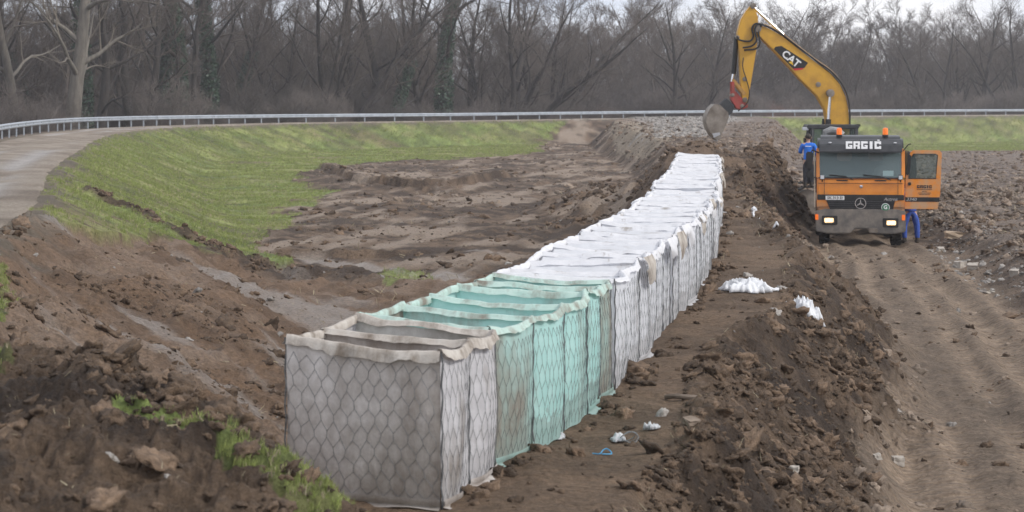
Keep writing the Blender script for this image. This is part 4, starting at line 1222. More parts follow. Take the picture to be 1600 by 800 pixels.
def forest():
    S = dict(
        poplar=Species(1, pale=True, H=21, r0=.50, limbs=13, first=.16, spread=.95, upward=.15, crook=.06),
        poplar2=Species(2, pale=True, H=20, r0=.36, lean=.10, leandir=2.9, limbs=12, first=.25, spread=.9, upward=.2),
        ivy1=Species(3, ivy=.62, H=20, r0=.48, limbs=13, first=.22, spread=.9, upward=.3),
        ivy2=Species(4, ivy=.5, H=18, r0=.42, lean=.30, leandir=.0, limbs=12, first=.22, spread=.9, upward=.35),
        oak=Species(5, H=19, r0=.42, limbs=14, first=.18, spread=1.05, upward=.3, crook=.16),
        fork=Species(6, H=17, r0=.42, stems=3, lean=.32, limbs=18, first=.2, spread=.85, upward=.4, crook=.12),
        fork2=Species(7, H=16, r0=.46, stems=4, lean=.42, leandir=.1, limbs=22, first=.22, spread=.8, upward=.45, crook=.12),
        slim=Species(8, H=17, r0=.22, limbs=13, first=.3, spread=.7, upward=.4, l2=5),
        slim2=Species(9, H=15, r0=.18, lean=.12, limbs=12, first=.25, spread=.75, upward=.4, l2=5),
        broad=Species(10, H=15, r0=.34, stems=2, lean=.25, limbs=18, first=.16, spread=1.0, upward=.4, crook=.12),
        dark=Species(11, H=16, r0=.36, limbs=16, first=.2, spread=.9, upward=.45, crook=.10),
    )
    T = [  # column x, metres beyond the rail, kind, turn, size, label
        (30, 14, 'poplar2', 1.2, .95, 'pale leaning tree at the left edge behind the guardrail'),
        (-40, 16, 'oak', .3, 1, 'dark crooked tree cut by the left edge of the view'),
        (8, 24, 'dark', 2.2, 1.0, 'dark upright trunk behind the leftmost pale tree'),
        (152, 12, 'oak', 5.2, .9, 'crooked dark tree close behind the rail right of the pale trunk'),
        (228, 12, 'dark', .6, .95, 'dark upright tree before the left pair of ivy trunks'),
        (300, 14, 'slim', 2.9, 1.1, 'slim dark stem close right of the left ivy pair'),
        (660, 12, 'dark', 3.7, .9, 'dark stem just left of the massive ivy tree'),
        (70, 30, 'ivy2', 2.5, .9, 'leaning ivy-clad tree behind the pale leftmost trees'),
        (109, 8, 'poplar', 2.0, 1.0, 'thick pale straight trunk, the biggest tree at far left'),
        (133, 20, 'ivy1', 1.0, .95, 'ivy-covered trunk just right of the thick pale tree'),
        (178, 24, 'slim', 4.0, 1.0, 'slim bare tree right of the ivy trunk at left'),
        (205, 18, 'oak', 2.4, .92, 'bare grey tree with long drooping side limbs at left'),
        (252, 22, 'ivy1', 3.3, .95, 'straight trunk with ivy at its foot, left pair'),
        (280, 18, 'ivy1', 5.0, .90, 'straight ivy-wrapped trunk, right one of the left pair'),
        (330, 22, 'ivy1', .2, 1.05, 'heavily ivy-draped tall tree left of the gap'),
        (352, 30, 'ivy2', .4, .95, 'right-leaning ivy tree beside the heavily draped one'),
        (395, 36, 'slim2', 1.0, 1.0, 'thin bare tree in the gap between ivy trees'),
        (440, 26, 'broad', .8, .95, 'forked bare tree standing in the gap left of centre'),
        (497, 14, 'slim2', 3.1, 1.05, 'thin left-leaning stem at the start of the middle clump'),
        (522, 16, 'fork', .0, 1.0, 'three-stemmed dark tree in the middle clump'),
        (548, 24, 'dark', 2.0, 1.1, 'dark upright tree in the middle clump'),
        (575, 18, 'oak', 4.4, .95, 'crooked spreading tree in the middle clump'),
        (598, 14, 'ivy2', .1, .85, 'strongly right-leaning ivy trunk in the middle clump'),
        (640, 24, 'slim', .9, 1.0, 'slim tree between the leaning trunk and big ivy tree'),
        (694, 16, 'ivy1', 2.2, 1.1, 'massive dark ivy tree near the picture centre'),
        (735, 26, 'dark', 5.1, .95, 'upright dark tree right of the massive ivy tree'),
        (762, 22, 'broad', 2.6, .95, 'two-stemmed tree right of the massive ivy tree'),
        (800, 12, 'fork2', .0, 1.05, 'four-stemmed willow fanning out to the right at centre'),
        (850, 18, 'fork', 5.9, 1.0, 'multi-stemmed tree leaning over the guardrail right of centre'),
        (880, 28, 'slim', 2.2, .85, 'slim upright tree at the end of the middle clump'),
        (1052, 8, 'dark', 1.5, .95, 'lone dark-trunked tree left of the excavator arm'),
        (1100, 12, 'broad', .2, 1.05, 'wide bare tree directly behind the digger bucket'),
        (1128, 22, 'fork', 1.4, .95, 'many-stemmed tree behind the excavator stick'),
        (1232, 60, 'slim', .4, .9, 'hazy slim tree seen under the excavator boom'),
        (1290, 70, 'dark', 3.2, .82, 'hazy bare tree above the excavator boom foot'),
        (1425, 46, 'slim2', 5.2, .9, 'thin hazy tree above the open truck door'),
        (1468, 24, 'fork2', 1.9, 1.02, 'large many-stemmed tree right of the truck'),
        (1500, 30, 'broad', 4.0, 1.0, 'forked tree beside the large one at right'),
        (1545, 26, 'oak', 1.1, .95, 'crooked bare tree second from the right edge'),
        (1588, 20, 'fork', 3.3, 1.1, 'many-stemmed tree at the right edge behind the guardrail'),
        (1640, 26, 'dark', 3.3, 1.0, 'dark tree cut by the right edge of the view'),
    ]
    for (x, ex, kind, rz, sc, lab) in T:
        X, Y = along_guard(x, ex)
        S[kind].plant('bare_tree', (X, Y, -2.6), rz, sc * (1.3 if x < 900 else 1.12), lab, 'tree', 'bare trees beyond the guardrail')
    # the wood behind reads as one mass
    def src(seed, mat, **kw):
        tr, cr = grow(seed, **kw)
        V, Fc = tubes(tr + cr); me = np_mesh('wood_shape', V, Fc); me.materials.append(mat)
        return meshobj('wood_shape', me, None, None, False)
    shp = [src(31, M_TWIG, H=15, r0=.17, limbs=12, first=.2, spread=.7, upward=.45, l2=5, l3=5, l4=4, twig=.013),
           src(32, M_TWIG, H=14, r0=.14, limbs=12, first=.15, spread=.8, upward=.5, l2=5, l3=5, l4=4, twig=.013, lean=.1),
           src(33, M_TWIG, H=13, r0=.13, stems=3, lean=.25, limbs=14, first=.15, spread=.75, upward=.5, l2=5, l3=4, l4=4, twig=.013),
           src(34, M_BRUSH, H=4.2, r0=.05, stems=9, lean=.7, limbs=50, first=.1, spread=.9, upward=.5, l2=4, l3=4, l4=3, twig=.009),
           src(35, M_BRUSH, H=5.2, r0=.05, stems=8, lean=.5, limbs=44, first=.1, spread=.9, upward=.6, l2=4, l3=4, l4=3, twig=.009),
           src(36, M_BRUSHR, H=3.4, r0=.04, stems=10, lean=.8, limbs=50, first=.1, spread=1.0, upward=.5, l2=4, l3=4, l4=3, twig=.009)]
    for k, o_ in enumerate(shp): o_.name = 'wood_%02d' % k
    rg = np.random.RandomState(17); pts = []; pick = []; scl = []
    L = catmull(GR[::3], 10)
    acc = np.concatenate([[0], np.cumsum(np.hypot(*np.diff(L, axis=0).T))])
    def put(n, dmin, dmax, ids, smin, smax, p=None):
        for _ in range(n):
            s = rg.uniform(40, acc[-1]); d = dmin + (dmax - dmin) * rg.rand() ** 1.2
            i = min(np.searchsorted(acc, s), len(L) - 2); dr = unit(L[i + 1] - L[i]); nn = np.array([-dr[1], dr[0]])
            q = L[i] + nn * d
            if abs(q[0] / q[1]) > .34 or q[1] < 40: continue
            dd, ss, _ = polydist(q[:1], q[1:2], GR)
            if ss[0] > 0 or dd[0] < dmin * .8: continue
            px_ = 800 + q[0] / q[1] * F; sc_ = rg.uniform(smin, smax)
            if max(ids) < 3 and px_ > 925:
                if d < 45: continue
                sc_ *= .98 if (935 < px_ < 1000 or 1265 < px_ < 1405) else 1.2
            pts.append((q[0], q[1], -2.7)); pick.append(rg.choice(ids)); scl.append(sc_)
    put(760, 20, 95, [0, 1, 2], .85, 1.28)
    put(560, 50, 150, [0, 1, 2], .78, 1.08)
    put(700, 7, 60, [3, 4, 4, 3, 3, 4, 3, 4, 3, 4, 5], .75, 1.3)
    put(260, 40, 120, [3, 4], 1.0, 1.8)
    n = len(pts)
    rot = np.stack([rg.normal(0, .05, n), rg.normal(0, .05, n), rg.rand(n) * 6.28], 1)
    scatter('woodland', np.array(pts), rot, np.repeat(np.array(scl)[:, None], 3, 1), np.array(pick), shp, 'hazy brown mass of bare winter woodland and brush behind the guardrail', 'woodland')
forest()

# winter air
def haze():
    mb = MB(); x0, x1, y0, y1, z0, z1 = -420, 420, -30, 560, -6.5, 24
    mb.add([(x0, y0, z0), (x1, y0, z0), (x1, y1, z0), (x0, y1, z0), (x0, y0, z1), (x1, y0, z1), (x1, y1, z1), (x0, y1, z1)],
           ((0, 3, 2, 1), (4, 5, 6, 7), (0, 1, 5, 4), (1, 2, 6, 5), (2, 3, 7, 6), (3, 0, 4, 7)))
    m = bpy.data.materials.new('winter_haze'); m.use_nodes = True; n = m.node_tree; n.nodes.clear()
    o = n.nodes.new('ShaderNodeOutputMaterial'); v = n.nodes.new('ShaderNodeVolumePrincipled')
    v.inputs['Color'].default_value = (.90, .90, .95, 1); v.inputs['Density'].default_value = HAZE_D; v.inputs['Anisotropy'].default_value = .2
    n.links.new(v.outputs[0], o.inputs['Volume'])
    ob = mb.build('haze', m, None, 0, False); setp(ob, 'thin grey winter haze over the whole site', None, None, 'stuff')
HAZE_D = .0004
haze()
SC.cycles.volume_bounces = 1
# ------------------------------------------------------------------ vehicle materials
def muddy_paint(name, c1, c2, mud, z0, z1):
    m = pm(name, c1, c2, 3, .38, .02, 40, coat=.3); n = m.node_tree; b = n.nodes['Principled BSDF']
    src = b.inputs['Base Color'].links[0].from_socket
    tcn = n.nodes.new('ShaderNodeTexCoord'); sp = n.nodes.new('ShaderNodeSeparateXYZ'); n.links.new(tcn.outputs['Object'], sp.inputs[0])
    t = n.nodes.new('ShaderNodeTexNoise'); t.inputs['Scale'].default_value = 5; t.inputs['Detail'].default_value = 7; t.inputs['Roughness'].default_value = .7; n.links.new(tcn.outputs['Object'], t.inputs['Vector'])
    a = n.nodes.new('ShaderNodeMath'); a.operation = 'MULTIPLY_ADD'; a.inputs[1].default_value = -1.5; n.links.new(t.outputs[0], a.inputs[0]); n.links.new(sp.outputs['Z'], a.inputs[2])
    mr = n.nodes.new('ShaderNodeMapRange'); mr.inputs['From Min'].default_value = z0 - .75; mr.inputs['From Max'].default_value = z1 - .75; mr.inputs['To Min'].default_value = .8; mr.inputs['To Max'].default_value = .0
    n.links.new(a.outputs[0], mr.inputs[0])
    x = n.nodes.new('ShaderNodeMix'); x.data_type = 'RGBA'; n.links.new(mr.outputs[0], x.inputs[0]); n.links.new(src, x.inputs[6]); x.inputs[7].default_value = (*mud, 1)
    n.links.new(x.outputs[2], b.inputs['Base Color'])
    rr = n.nodes.new('ShaderNodeMapRange'); rr.inputs['To Min'].default_value = .36; rr.inputs['To Max'].default_value = .85; n.links.new(mr.outputs[0], rr.inputs[0]); n.links.new(rr.outputs[0], b.inputs['Roughness'])
    return m
M_ORANGE = muddy_paint('muddy_orange_paint', (.82, .28, .022), (.74, .235, .022), (.30, .22, .155), .95, 1.5)
M_ORDUST = pm('dusty_orange_paint', (.80, .27, .025), (.56, .34, .19), 2.2, .6, lo=.42, hi=.62)
M_DKGREY = pm('dark_grey_paint', (.030, .032, .036), (.055, .056, .06), 4, .42)
M_BLACK = pm('black_plastic', (.012, .012, .013), (.025, .024, .024), 6, .55)
M_BUMP = pm('muddy_grey_bumper', (.13, .12, .112), (.27, .235, .20), 3, .75, .2, 30, lo=.4, hi=.68)
M_RUBBER = pm('muddy_rubber', (.018, .017, .016), (.085, .066, .05), 5, .85, .3, 25, lo=.45, hi=.75)
M_CHROME = pm('chrome', (.75, .76, .78), None, rough=.18, metallic=1.0)
M_WHITE = pm('white_lettering', (.82, .82, .82), None, rough=.5)
M_LETDK = pm('dark_lettering', (.04, .03, .03), None, rough=.6)
M_GREENB = pm('green_badge', (.03, .20, .09), None, rough=.5)
M_LAMP = pm('lit_headlamp', (1, .95, .85), None, rough=.3, emit=((1, .62, .26), 1.15))
M_LENS = pm('lamp_lens', (.55, .57, .6), (.7, .72, .75), 10, .2)
M_AMBER = pm('amber_beacon', (.85, .16, .015), (.75, .12, .01), 6, .25, emit=((1, .25, .03), .25))
M_SEAT = pm('tan_seat_cloth', (.62, .36, .27), (.70, .42, .32), 8, .9)
M_INT = pm('cab_interior', (.10, .115, .12), (.15, .165, .17), 5, .8)
M_CREAM = pm('cream_trim', (.62, .54, .42), (.70, .62, .50), 4, .7)
M_YEL = pm('yellow_machine_paint', (.66, .36, .04), (.42, .215, .04), 1.3, .48, .06, 30, lo=.48, hi=.78)
M_STEEL = pm('worn_bucket_steel', (.16, .13, .105), (.33, .29, .25), 2.5, .6, .3, 12, metallic=.35)
M_STEELB = pm('bright_worn_steel', (.5, .51, .53), (.62, .62, .64), 6, .3, metallic=.8)
M_RED = pm('red_coupler_paint', (.42, .06, .05), (.25, .08, .06), 4, .6, lo=.4, hi=.7)
M_HOSE = pm('hydraulic_hose', (.014, .014, .015), (.03, .03, .03), 9, .5)
M_PIPE = pm('yellow_pipe', (.50, .27, .06), (.36, .20, .07), 6, .5)
def glass_mat(name, tint, alpha):
    m, n, b, o = nodes_of(name)
    b.inputs['Base Color'].default_value = (*tint, 1); b.inputs['Roughness'].default_value = .06; b.inputs['Specular IOR Level'].default_value = .6
    tr = n.nodes.new('ShaderNodeBsdfTransparent'); tr.inputs[0].default_value = (.86, .93, .93, 1)
    ms = n.nodes.new('ShaderNodeMixShader'); ms.inputs[0].default_value = alpha
    n.links.new(tr.outputs[0], ms.inputs[1]); n.links.new(b.outputs[0], ms.inputs[2]); n.links.new(ms.outputs[0], o.inputs[0])
    return m
M_GLASS = glass_mat('windscreen_glass', (.24, .31, .32), .42)  # teal-grey sky reflection painted into the glass colour
M_GLASSD = glass_mat('window_glass', (.12, .15, .14), .28)

def text_mesh(body, size, mat, parent, loc, rot, name='lettering', offset=0.0, extrude=.004, shear=0.0, xs=1.0):
    cu = bpy.data.curves.new(name, 'FONT'); cu.body = body; cu.size = size; cu.align_x = 'CENTER'; cu.align_y = 'CENTER'
    cu.offset = offset; cu.extrude = extrude; cu.shear = shear; cu.resolution_u = 3
    ob = bpy.data.objects.new(name, cu); COL.objects.link(ob)
    dg = bpy.context.evaluated_depsgraph_get()
    me = bpy.data.meshes.new_from_object(ob.evaluated_get(dg))
    bpy.data.objects.remove(ob)
    for v in me.vertices: v.co.x *= xs
    me.materials.clear()
    o = meshobj(name, me, mat, parent); o.location = loc; o.rotation_euler = rot
    return o
FRONT = (math.radians(90), 0, 0)     # lettering that faces -Y (the viewer)

# square block capitals: strokes on a 6 x 7 grid (x0, y0, x1, y1)
BLOCK = {'G': [(0, 0, 6, 2), (0, 2, 2, 5), (0, 5, 6, 7), (4, 2, 6, 3.6), (3, 2.6, 4, 3.6)], 'R': [(0, 0, 2, 7), (2, 5.2, 6, 7), (4, 3.6, 6, 5.2), (2, 2.3, 5.6, 3.6), (3.6, 0, 6, 2.3)],
         'I': [(1, 0, 4, 7)], 'C': [(0, 0, 6, 2), (0, 2, 2, 5), (0, 5, 6, 7), (4, 2, 6, 2.7), (4, 4.3, 6, 5)]}
BLOCK['Ć'] = BLOCK['C'] + [(2.6, 7.5, 4.6, 8.6)]
def block_text(body, h, w, mat, parent, loc, rx, name='lettering', d=.006):
    wid = [(.72 if c == 'I' else 1) * w for c in body]; gap = w * .16; tot = sum(wid) + gap * (len(body) - 1)
    rot = Matrix.Rotation(rx, 3, 'X'); x = -tot / 2; m = MB()
    for c, cw in zip(body, wid):
        ux = (cw / (5 if c == 'I' else 6)); uy = h / 7
        for q, (a, b, c2, e) in enumerate(BLOCK[c]):
            cc = Vector((x + (a + c2) / 2 * ux, -h / 2 + (b + e) / 2 * uy, 0)); m.box(rot @ cc, ((c2 - a) * ux, (e - b) * uy, d + q * .0004), rot)
        x += cw + gap
    o = m.build(name, mat, parent, 0, False); o.location = loc
    return o

def mirror_x(pts): return [(-x, z) for x, z in reversed(pts)]

def wheel(parent, x, y, r=.52, w=.32, dual=False):
    t = MB(); ww = w
    prof = [(r * .55, -ww / 2), (r * .93, -ww / 2), (r, -ww / 2 + .05), (r, ww / 2 - .05), (r * .93, ww / 2), (r * .55, ww / 2)]
    t.lathe(prof, (x, y, r), 'x', 28)
    for k in range(28):
        a = 2 * math.pi * k / 28
        for sx in (-1, 1):
            t.box((x + sx * ww * .25, y + math.cos(a) * (r + .006), r + math.sin(a) * (r + .006)), (ww * .38, .05, .03), Matrix.Rotation(a - math.pi / 2, 3, 'X'))
    wo = t.build('wheel', M_RUBBER, parent)
    h = MB(); h.lathe([(.02, -ww * .3), (r * .5, -ww * .42), (r * .54, ww * .42), (.02, ww * .3)], (x, y, r), 'x', 18)
    for k in range(8):
        a = 2 * math.pi * k / 8
        h.box((x + (.5 if x > 0 else -.5) * ww * .8, y + math.cos(a) * r * .36, r + math.sin(a) * r * .36), (.04, .04, .04))
    h.build('rim', M_BUMP, wo)
    return wo

def truck():
    gz = -2.12
    root = empty('tipper_truck', (9.93, 62.0, gz), math.radians(-8.0))
    setp(root, 'orange tipper truck with dark sun visor and lit headlights facing the viewer', 'truck')
    # cab shell: side profile extruded
    cab = MB()
    prof = [(0.02, .98), (0.0, 1.45), (0.03, 1.93), (2.05, 1.93), (2.05, .98)]
    cab.prism(prof, -1.235, 1.235, 'x')
    body = cab.build('cab', M_ORANGE, root, .05, seg=3)
    up = MB()        # pillars and rear wall of the upper cab
    for sx in (-1, 1):
        up.prism([(.03, 1.95), (.14, 1.95), (.30, 2.75), (.20, 2.75)], sx * 1.20 - .05, sx * 1.20 + .05, 'x')
        up.box((sx * 1.2, 1.5, 2.34), (.09, 1.05, .84)); up.box((sx * 1.2, 1.0, 2.34), (.085, .1, .84))
    up.box((0, 2.0, 2.34), (2.46, .08, .86))
    up.build('cab_frame', M_ORANGE, root, .012)
    roof = MB()
    roof.prism([(.10, 2.70), (.16, 2.95), (.32, 3.09), (.6, 3.14), (2.0, 3.14), (2.05, 2.70)], -1.215, 1.215, 'x')
    roof.build('roof', M_DKGREY, root, .09, seg=4)
    vis = MB(); vis.prism([(-.16, 2.68), (-.10, 2.90), (.13, 3.05), (.16, 3.0), (.0, 2.88), (-.12, 2.66)], -1.17, 1.17, 'x')
    v = vis.build('sun_visor', M_DKGREY, root, .03, seg=3)
    block_text('GRGIĆ', .225, .185, M_WHITE, v, (.08, -.150, 2.885), math.radians(72))
    for x in (-.86, .97):
        MB().sphere((x, -.085, 2.95), (.05, .03, .02)).build('marker_lamp', M_LENS, v)
    # windscreen
    ws = MB(); ws.prism([(.045, 1.95), (.205, 2.74), (.22, 2.74), (.06, 1.95)], -1.16, 1.16, 'x')
    w_o = ws.build('windscreen', M_GLASS, root)
    st = MB(); st.box((.78, .085, 2.08), (.30, .004, .15), Matrix.Rotation(-.2, 3, 'X')); st.build('paper_sheet', pm('pale_paper', (.62, .74, .74), None, rough=.7), w_o)
    st = MB(); st.box((-1.03, .18, 2.70), (.07, .004, .07), Matrix.Rotation(-.2, 3, 'X')); st.build('sticker', M_WHITE, w_o)
    fr = MB(); fr.box((0, .035, 1.945), (2.36, .03, .035)); fr.build('windscreen_seal', M_BLACK, root)
    # interior
    i_ = MB(); i_.box((0, .42, 1.94), (2.25, .5, .10)); i_.box((0, 1.2, 1.93), (2.2, 1.5, .02)); i_.build('dashboard', M_INT, root, .02)
    wl = MB(); wl.box((0, 1.93, 2.34), (2.3, .04, .8)); wl.build('cab_lining', M_INT, root)
    for x in (-.42, .48):
        s = MB(); s.box((x, 1.2, 2.02), (.52, .16, .62)); s.build('seat', M_INT, root, .05)
        s = MB(); s.box((x - .02, 1.1, 2.53), (.42, .12, .27)); s.build('headrest', M_SEAT, root, .05, seg=3)
    sw = MB(); sw.lathe([(.2, -.015), (.23, 0), (.2, .015)], (.62, .62, 2.05), 'y', 20); sw.build('steering_wheel', M_BLACK, root)
    # front details
    ln = MB()
    ln.box((0, -.008, 1.79), (2.40, .01, .012))
    for x in (-1.02, 1.05): ln.box((x, -.008, 1.70), (.012, .01, .44))
    ln.build('panel_gap', M_BLACK, root)
    MB().lathe([(.0, -.02), (.045, -.016), (.05, 0)], (.02, .0, 1.70), 'y', 16).build('round_badge', M_CHROME, root)
    for x in (-.52, .56):
        h = MB(); h.box((x, -.03, 1.875), (.33, .03, .035)); h.box((x - .14, -.012, 1.875), (.03, .05, .03)); h.box((x + .14, -.012, 1.875), (.03, .05, .03)); h.build('grab_handle', M_BLACK, root, .01)
    for x0, x1 in ((-.86, -.2), (.1, .86)):
        wp = MB(); wp.tube([(x1, -.02, 1.89), ((x0 + x1) / 2 + .1, .01, 1.99), (x0, .035, 2.02)], .014, 5); wp.tube([(x0 - .02, .03, 2.03), (x0 + .45, .02, 1.985)], .018, 5); wp.build('wiper', M_BLACK, root)
    # grille band and grille
    g = MB(); g.box((0, -.012, 1.395), (2.44, .03, .15)); g.build('grille_band', M_BLACK, root, .008)
    gr_ = MB()
    gr_.prism([(-.97, 1.32), (-.83, .98), (-.75, .93), (.83, .93), (.90, .98), (.97, 1.32)], -.02, .02, 'y')
    go = gr_.build('grille', M_BLACK, root)
    for k in range(6):
        z = 1.27 - k * .058; hw = .93 - k * .022
        MB().box((.0, -.032, z), (2 * hw, .025, .026)).build('grille_slat', M_DKGREY, go, .006)
    pl = MB(); pl.box((-.72, -.038, 1.375), (.53, .012, .115)); po = pl.build('number_plate', M_WHITE, root, .004)
    text_mesh('SK 313 EI', .105, M_LETDK, po, (-.72, -.047, 1.375), FRONT, offset=.002, extrude=.001, xs=1.05)
    sm = MB(); sm.lathe([(.135, -.012), (.158, -.014), (.158, .014), (.135, .012)], (0, -.055, 1.225), 'y', 32)
    star = MB()
    ring = []
    N = 36
    for k in range(N):
        a = 2 * math.pi * k / N
        for r_, yy in ((.140, -.07), (.160, -.07), (.160, -.045), (.140, -.045)): ring.append((r_ * math.sin(a), yy, 1.225 + r_ * math.cos(a)))
    star.add(ring, [(k * 4 + j, k * 4 + (j + 1) % 4, ((k + 1) % N) * 4 + (j + 1) % 4, ((k + 1) % N) * 4 + j) for k in range(N) for j in range(4)])
    for k in range(3):
        a = 2 * math.pi * k / 3; dx, dz = math.sin(a), math.cos(a); px, pz = dz, -dx
        star.prism([(dx * .145, 1.225 + dz * .145), (px * .026, 1.225 + pz * .026), (-dx * .015, 1.225 - dz * .015), (-px * .026, 1.225 - pz * .026)], -.072, -.045)
    star.build('star_emblem', M_CHROME, root)
    b_ = MB().lathe([(.0, -.01), (.118, -.008), (.118, .01)], (.70, -.055, 1.115), 'y', 24).build('round_sticker', M_WHITE, root)
    MB().lathe([(.0, -.003), (.10, -.002), (.10, .004)], (.70, -.068, 1.115), 'y', 24).build('sticker_face', M_GREENB, b_)
    text_mesh('G', .15, M_WHITE, b_, (.70, -.075, 1.115), FRONT, offset=.006, extrude=.001)
    text_mesh('Actros', .125, M_CHROME, root, (.84, -.034, 1.345), FRONT, offset=.002, shear=.3, xs=1.1)
    # corner panels, bumper, lamps
    for sx in (-1, 1):
        cp = MB(); cp.prism([(sx * 1.24, 1.31), (sx * .98, 1.31), (sx * .90, 1.12), (sx * 1.24, 1.10)], -.02, .10); cp.build('corner_panel', M_ORANGE, root, .015)
    bm_ = MB()
    bm_.prism([(-1.27, 1.0), (-1.0, 1.06), (1.0, 1.06), (1.27, 1.0), (1.27, .42), (.95, .36), (.42, .36), (.30, .50), (-.16, .50), (-.30, .36), (-.95, .36), (-1.27, .42)], -.10, .35)
    bo = bm_.build('bumper', M_BUMP, root, .03)
    for x, z in ((-.87, .74), (.84, .68)):
        MB().box((x, -.10, z), (.44, .05, .26)).build('lamp_housing', M_BLACK, bo, .015)
        l_ = MB(); l_.box((x + (-.02 if x < 0 else .02), -.125, z), (.26, .03, .135)); l_.build('headlight', M_LAMP, root, .02)
    for x in (-1.235, 1.2):
        MB().box((x, -.105, .83), (.09, .03, .16)).build('turn_signal', M_AMBER, root, .012)
    MB().box((.36, -.12, .46), (.26, .12, .14)).build('tow_coupling', M_STEEL, root, .02)
    for x in (-1.08, 1.12):
        wk = MB(); wk.box((x, -.10, 1.97), (.13, .10, .13)); wo = wk.build('work_lamp', M_BLACK, root, .012)
        MB().box((x, -.155, 1.97), (.105, .01, .105)).build('lens', M_LENS, wo); MB().tube([(x, -.07, 1.9), (x, -.01, 1.84)], .018, 6).build('bracket', M_BLACK, wo)
    for x in (-.595, .71):
        bb = MB(); bb.lathe([(.085, 3.12), (.085, 3.17), (.06, 3.18)], (x, .45, 0), 'z', 16); b0 = bb.build('beacon', M_BLACK, root)
        MB().lathe([(.075, 3.17), (.078, 3.30), (.066, 3.355), (.03, 3.37)], (x, .45, 0), 'z', 16).build('beacon_dome', M_AMBER, b0)
    # mirrors on the near side, ladder rail
    mr = MB(); mr.tube([(-1.18, .12, 2.66), (-1.36, .0, 2.74), (-1.44, -.02, 2.6)], .022, 6); mr.tube([(-1.2, .1, 1.98), (-1.36, .0, 1.94), (-1.44, -.02, 2.05)], .022, 6)
    mo = mr.build('mirror_arm', M_BLACK, root)
    MB().box((-1.44, .0, 2.44), (.20, .10, .50)).build('mirror_housing', M_BLACK, mo, .03); MB().box((-1.44, .0, 2.04), (.19, .10, .22)).build('mirror_housing', M_BLACK, mo, .03)
    mr = MB(); mr.tube([(1.2, .12, 2.72), (1.34, .0, 2.90), (1.42, .0, 2.92)], .015, 6); mr.build('mirror_stay', M_BLACK, root)
    MB().tube([(-1.29, .15, 1.1), (-1.30, .15, 2.7)], .02, 6).build('grab_rail', M_CREAM, root)
    # air intake stack behind the cab
    ai = MB(); ai.tube([(-1.0, 2.2, 2.2), (-1.0, 2.2, 3.05), (-.97, 2.2, 3.2), (-.82, 2.2, 3.27), (-.62, 2.2, 3.24), (-.5, 2.2, 3.12)], .12, 10); ai.build('air_intake', pm('grey_plastic', (.18, .18, .18), (.28, .28, .28), 5, .5), root)
    # open driver door
    hinge = (1.25, .22)
    dr = empty('door', (hinge[0], hinge[1], 0), 0, root)
    D = MB()
    out_ = [(0.02, 1.05), (.90, 1.05), (.96, 1.45), (1.02, 2.68), (.97, 2.73), (.22, 2.74), (.02, 2.1)]
    o2 = [(.0, 1.06), (.92, 1.06), (.99, 1.5), (1.035, 2.66), (.98, 2.735), (.23, 2.735), (.15, 2.66), (.02, 1.95)]
    win = [(.11, 1.93), (.87, 1.93), (.92, 2.60), (.86, 2.63), (.24, 2.63), (.16, 2.5)]
    # frame built as pieces round the window opening
    D.prism([(.0, 1.06), (.92, 1.06), (.99, 1.5), (1.01, 1.93), (.02, 1.93)], -.04, .04)
    D.prism([(.02, 1.932), (.11, 1.932), (.16, 2.5), (.24, 2.632), (.23, 2.735), (.15, 2.66)], -.038, .038)
    D.prism([(.242, 2.634), (.86, 2.634), (.98, 2.735), (.23, 2.737)], -.037, .037)
    D.prism([(.87, 1.932), (1.01, 1.932), (1.035, 2.66), (.98, 2.733), (.862, 2.632), (.92, 2.60)], -.036, .036)
    sk = D.build('door_panel', M_ORDUST, dr, .008)
    gl = MB(); gl.prism(win, -.012, .0); gl.build('door_glass', M_GLASSD, dr)
    sl = MB(); sl.tube([(a, -.035, b) for a, b in win + win[:1]], .014, 5, False); sl.build('window_seal', M_BLACK, dr)
    MB().prism([(.01, 1.40), (.97, 1.40), (.965, 1.27), (.01, 1.27)], -.045, -.041).build('dark_stripe', M_BLACK, dr)
    block_text('GRGIC', .085, .078, M_LETDK, dr, (.55, -.045, 1.70), math.radians(90))
    for k, (w_, z) in enumerate(((.43, 1.62), (.14, 1.57), (.36, 1.52), (.30, 1.48))):
        MB().box((.55, -.044, z), (w_, .004, .012)).build('small_print', M_LETDK, dr)
    text_mesh('3340', .125, M_CHROME, dr, (.18, -.05, 1.335), FRONT, offset=.002, extrude=.001, shear=.3, xs=1.15)
    MB().box((.78, -.05, 1.33), (.13, .03, .05)).build('handle', M_BLACK, dr, .01)
    MB().box((.10, -.08, 2.32), (.09, .06, .58), Matrix.Rotation(.12, 3, 'Y')).build('mirror_housing', M_BLACK, dr, .02)
    MB().box((.13, -.07, 1.78), (.09, .05, .09)).build('ramp_mirror', M_BLACK, dr, .015)
    MB().box((1.21, .9, 2.35), (.06, 1.3, .75)).build('door_pillar_trim', M_CREAM, root, .02)
    # chassis, tipper body, wheels
    ch = MB()
    for x in (-.4, .4): ch.box((x, 4.2, .85), (.1, 7.6, .28))
    ch.box((0, 1.2, .75), (2.2, .6, .4)); ch.build('chassis', M_BUMP, root)
    tb = MB(); tb.box((0, 5.1, 1.35), (2.42, 5.0, .12))
    for x in (-1.17, 1.17): tb.box((x, 5.1, 1.95), (.08, 5.0, 1.1))
    tb.box((0, 2.64, 2.0), (2.42, .08, 1.2)); tb.box((0, 7.56, 1.85), (2.42, .08, .9))
    for k in range(5):
        for x in (-1.235, 1.235): tb.box((x, 3.0 + k * 1.05, 1.92), (.06, .14, 1.06))
    tb.build('tipper_body', M_DKGREY, root, .015)
    for y in (.95, 4.9, 6.25):
        for x in (-1.02, 1.02): wheel(root, x, y, w=.31 if y < 2 else .5)
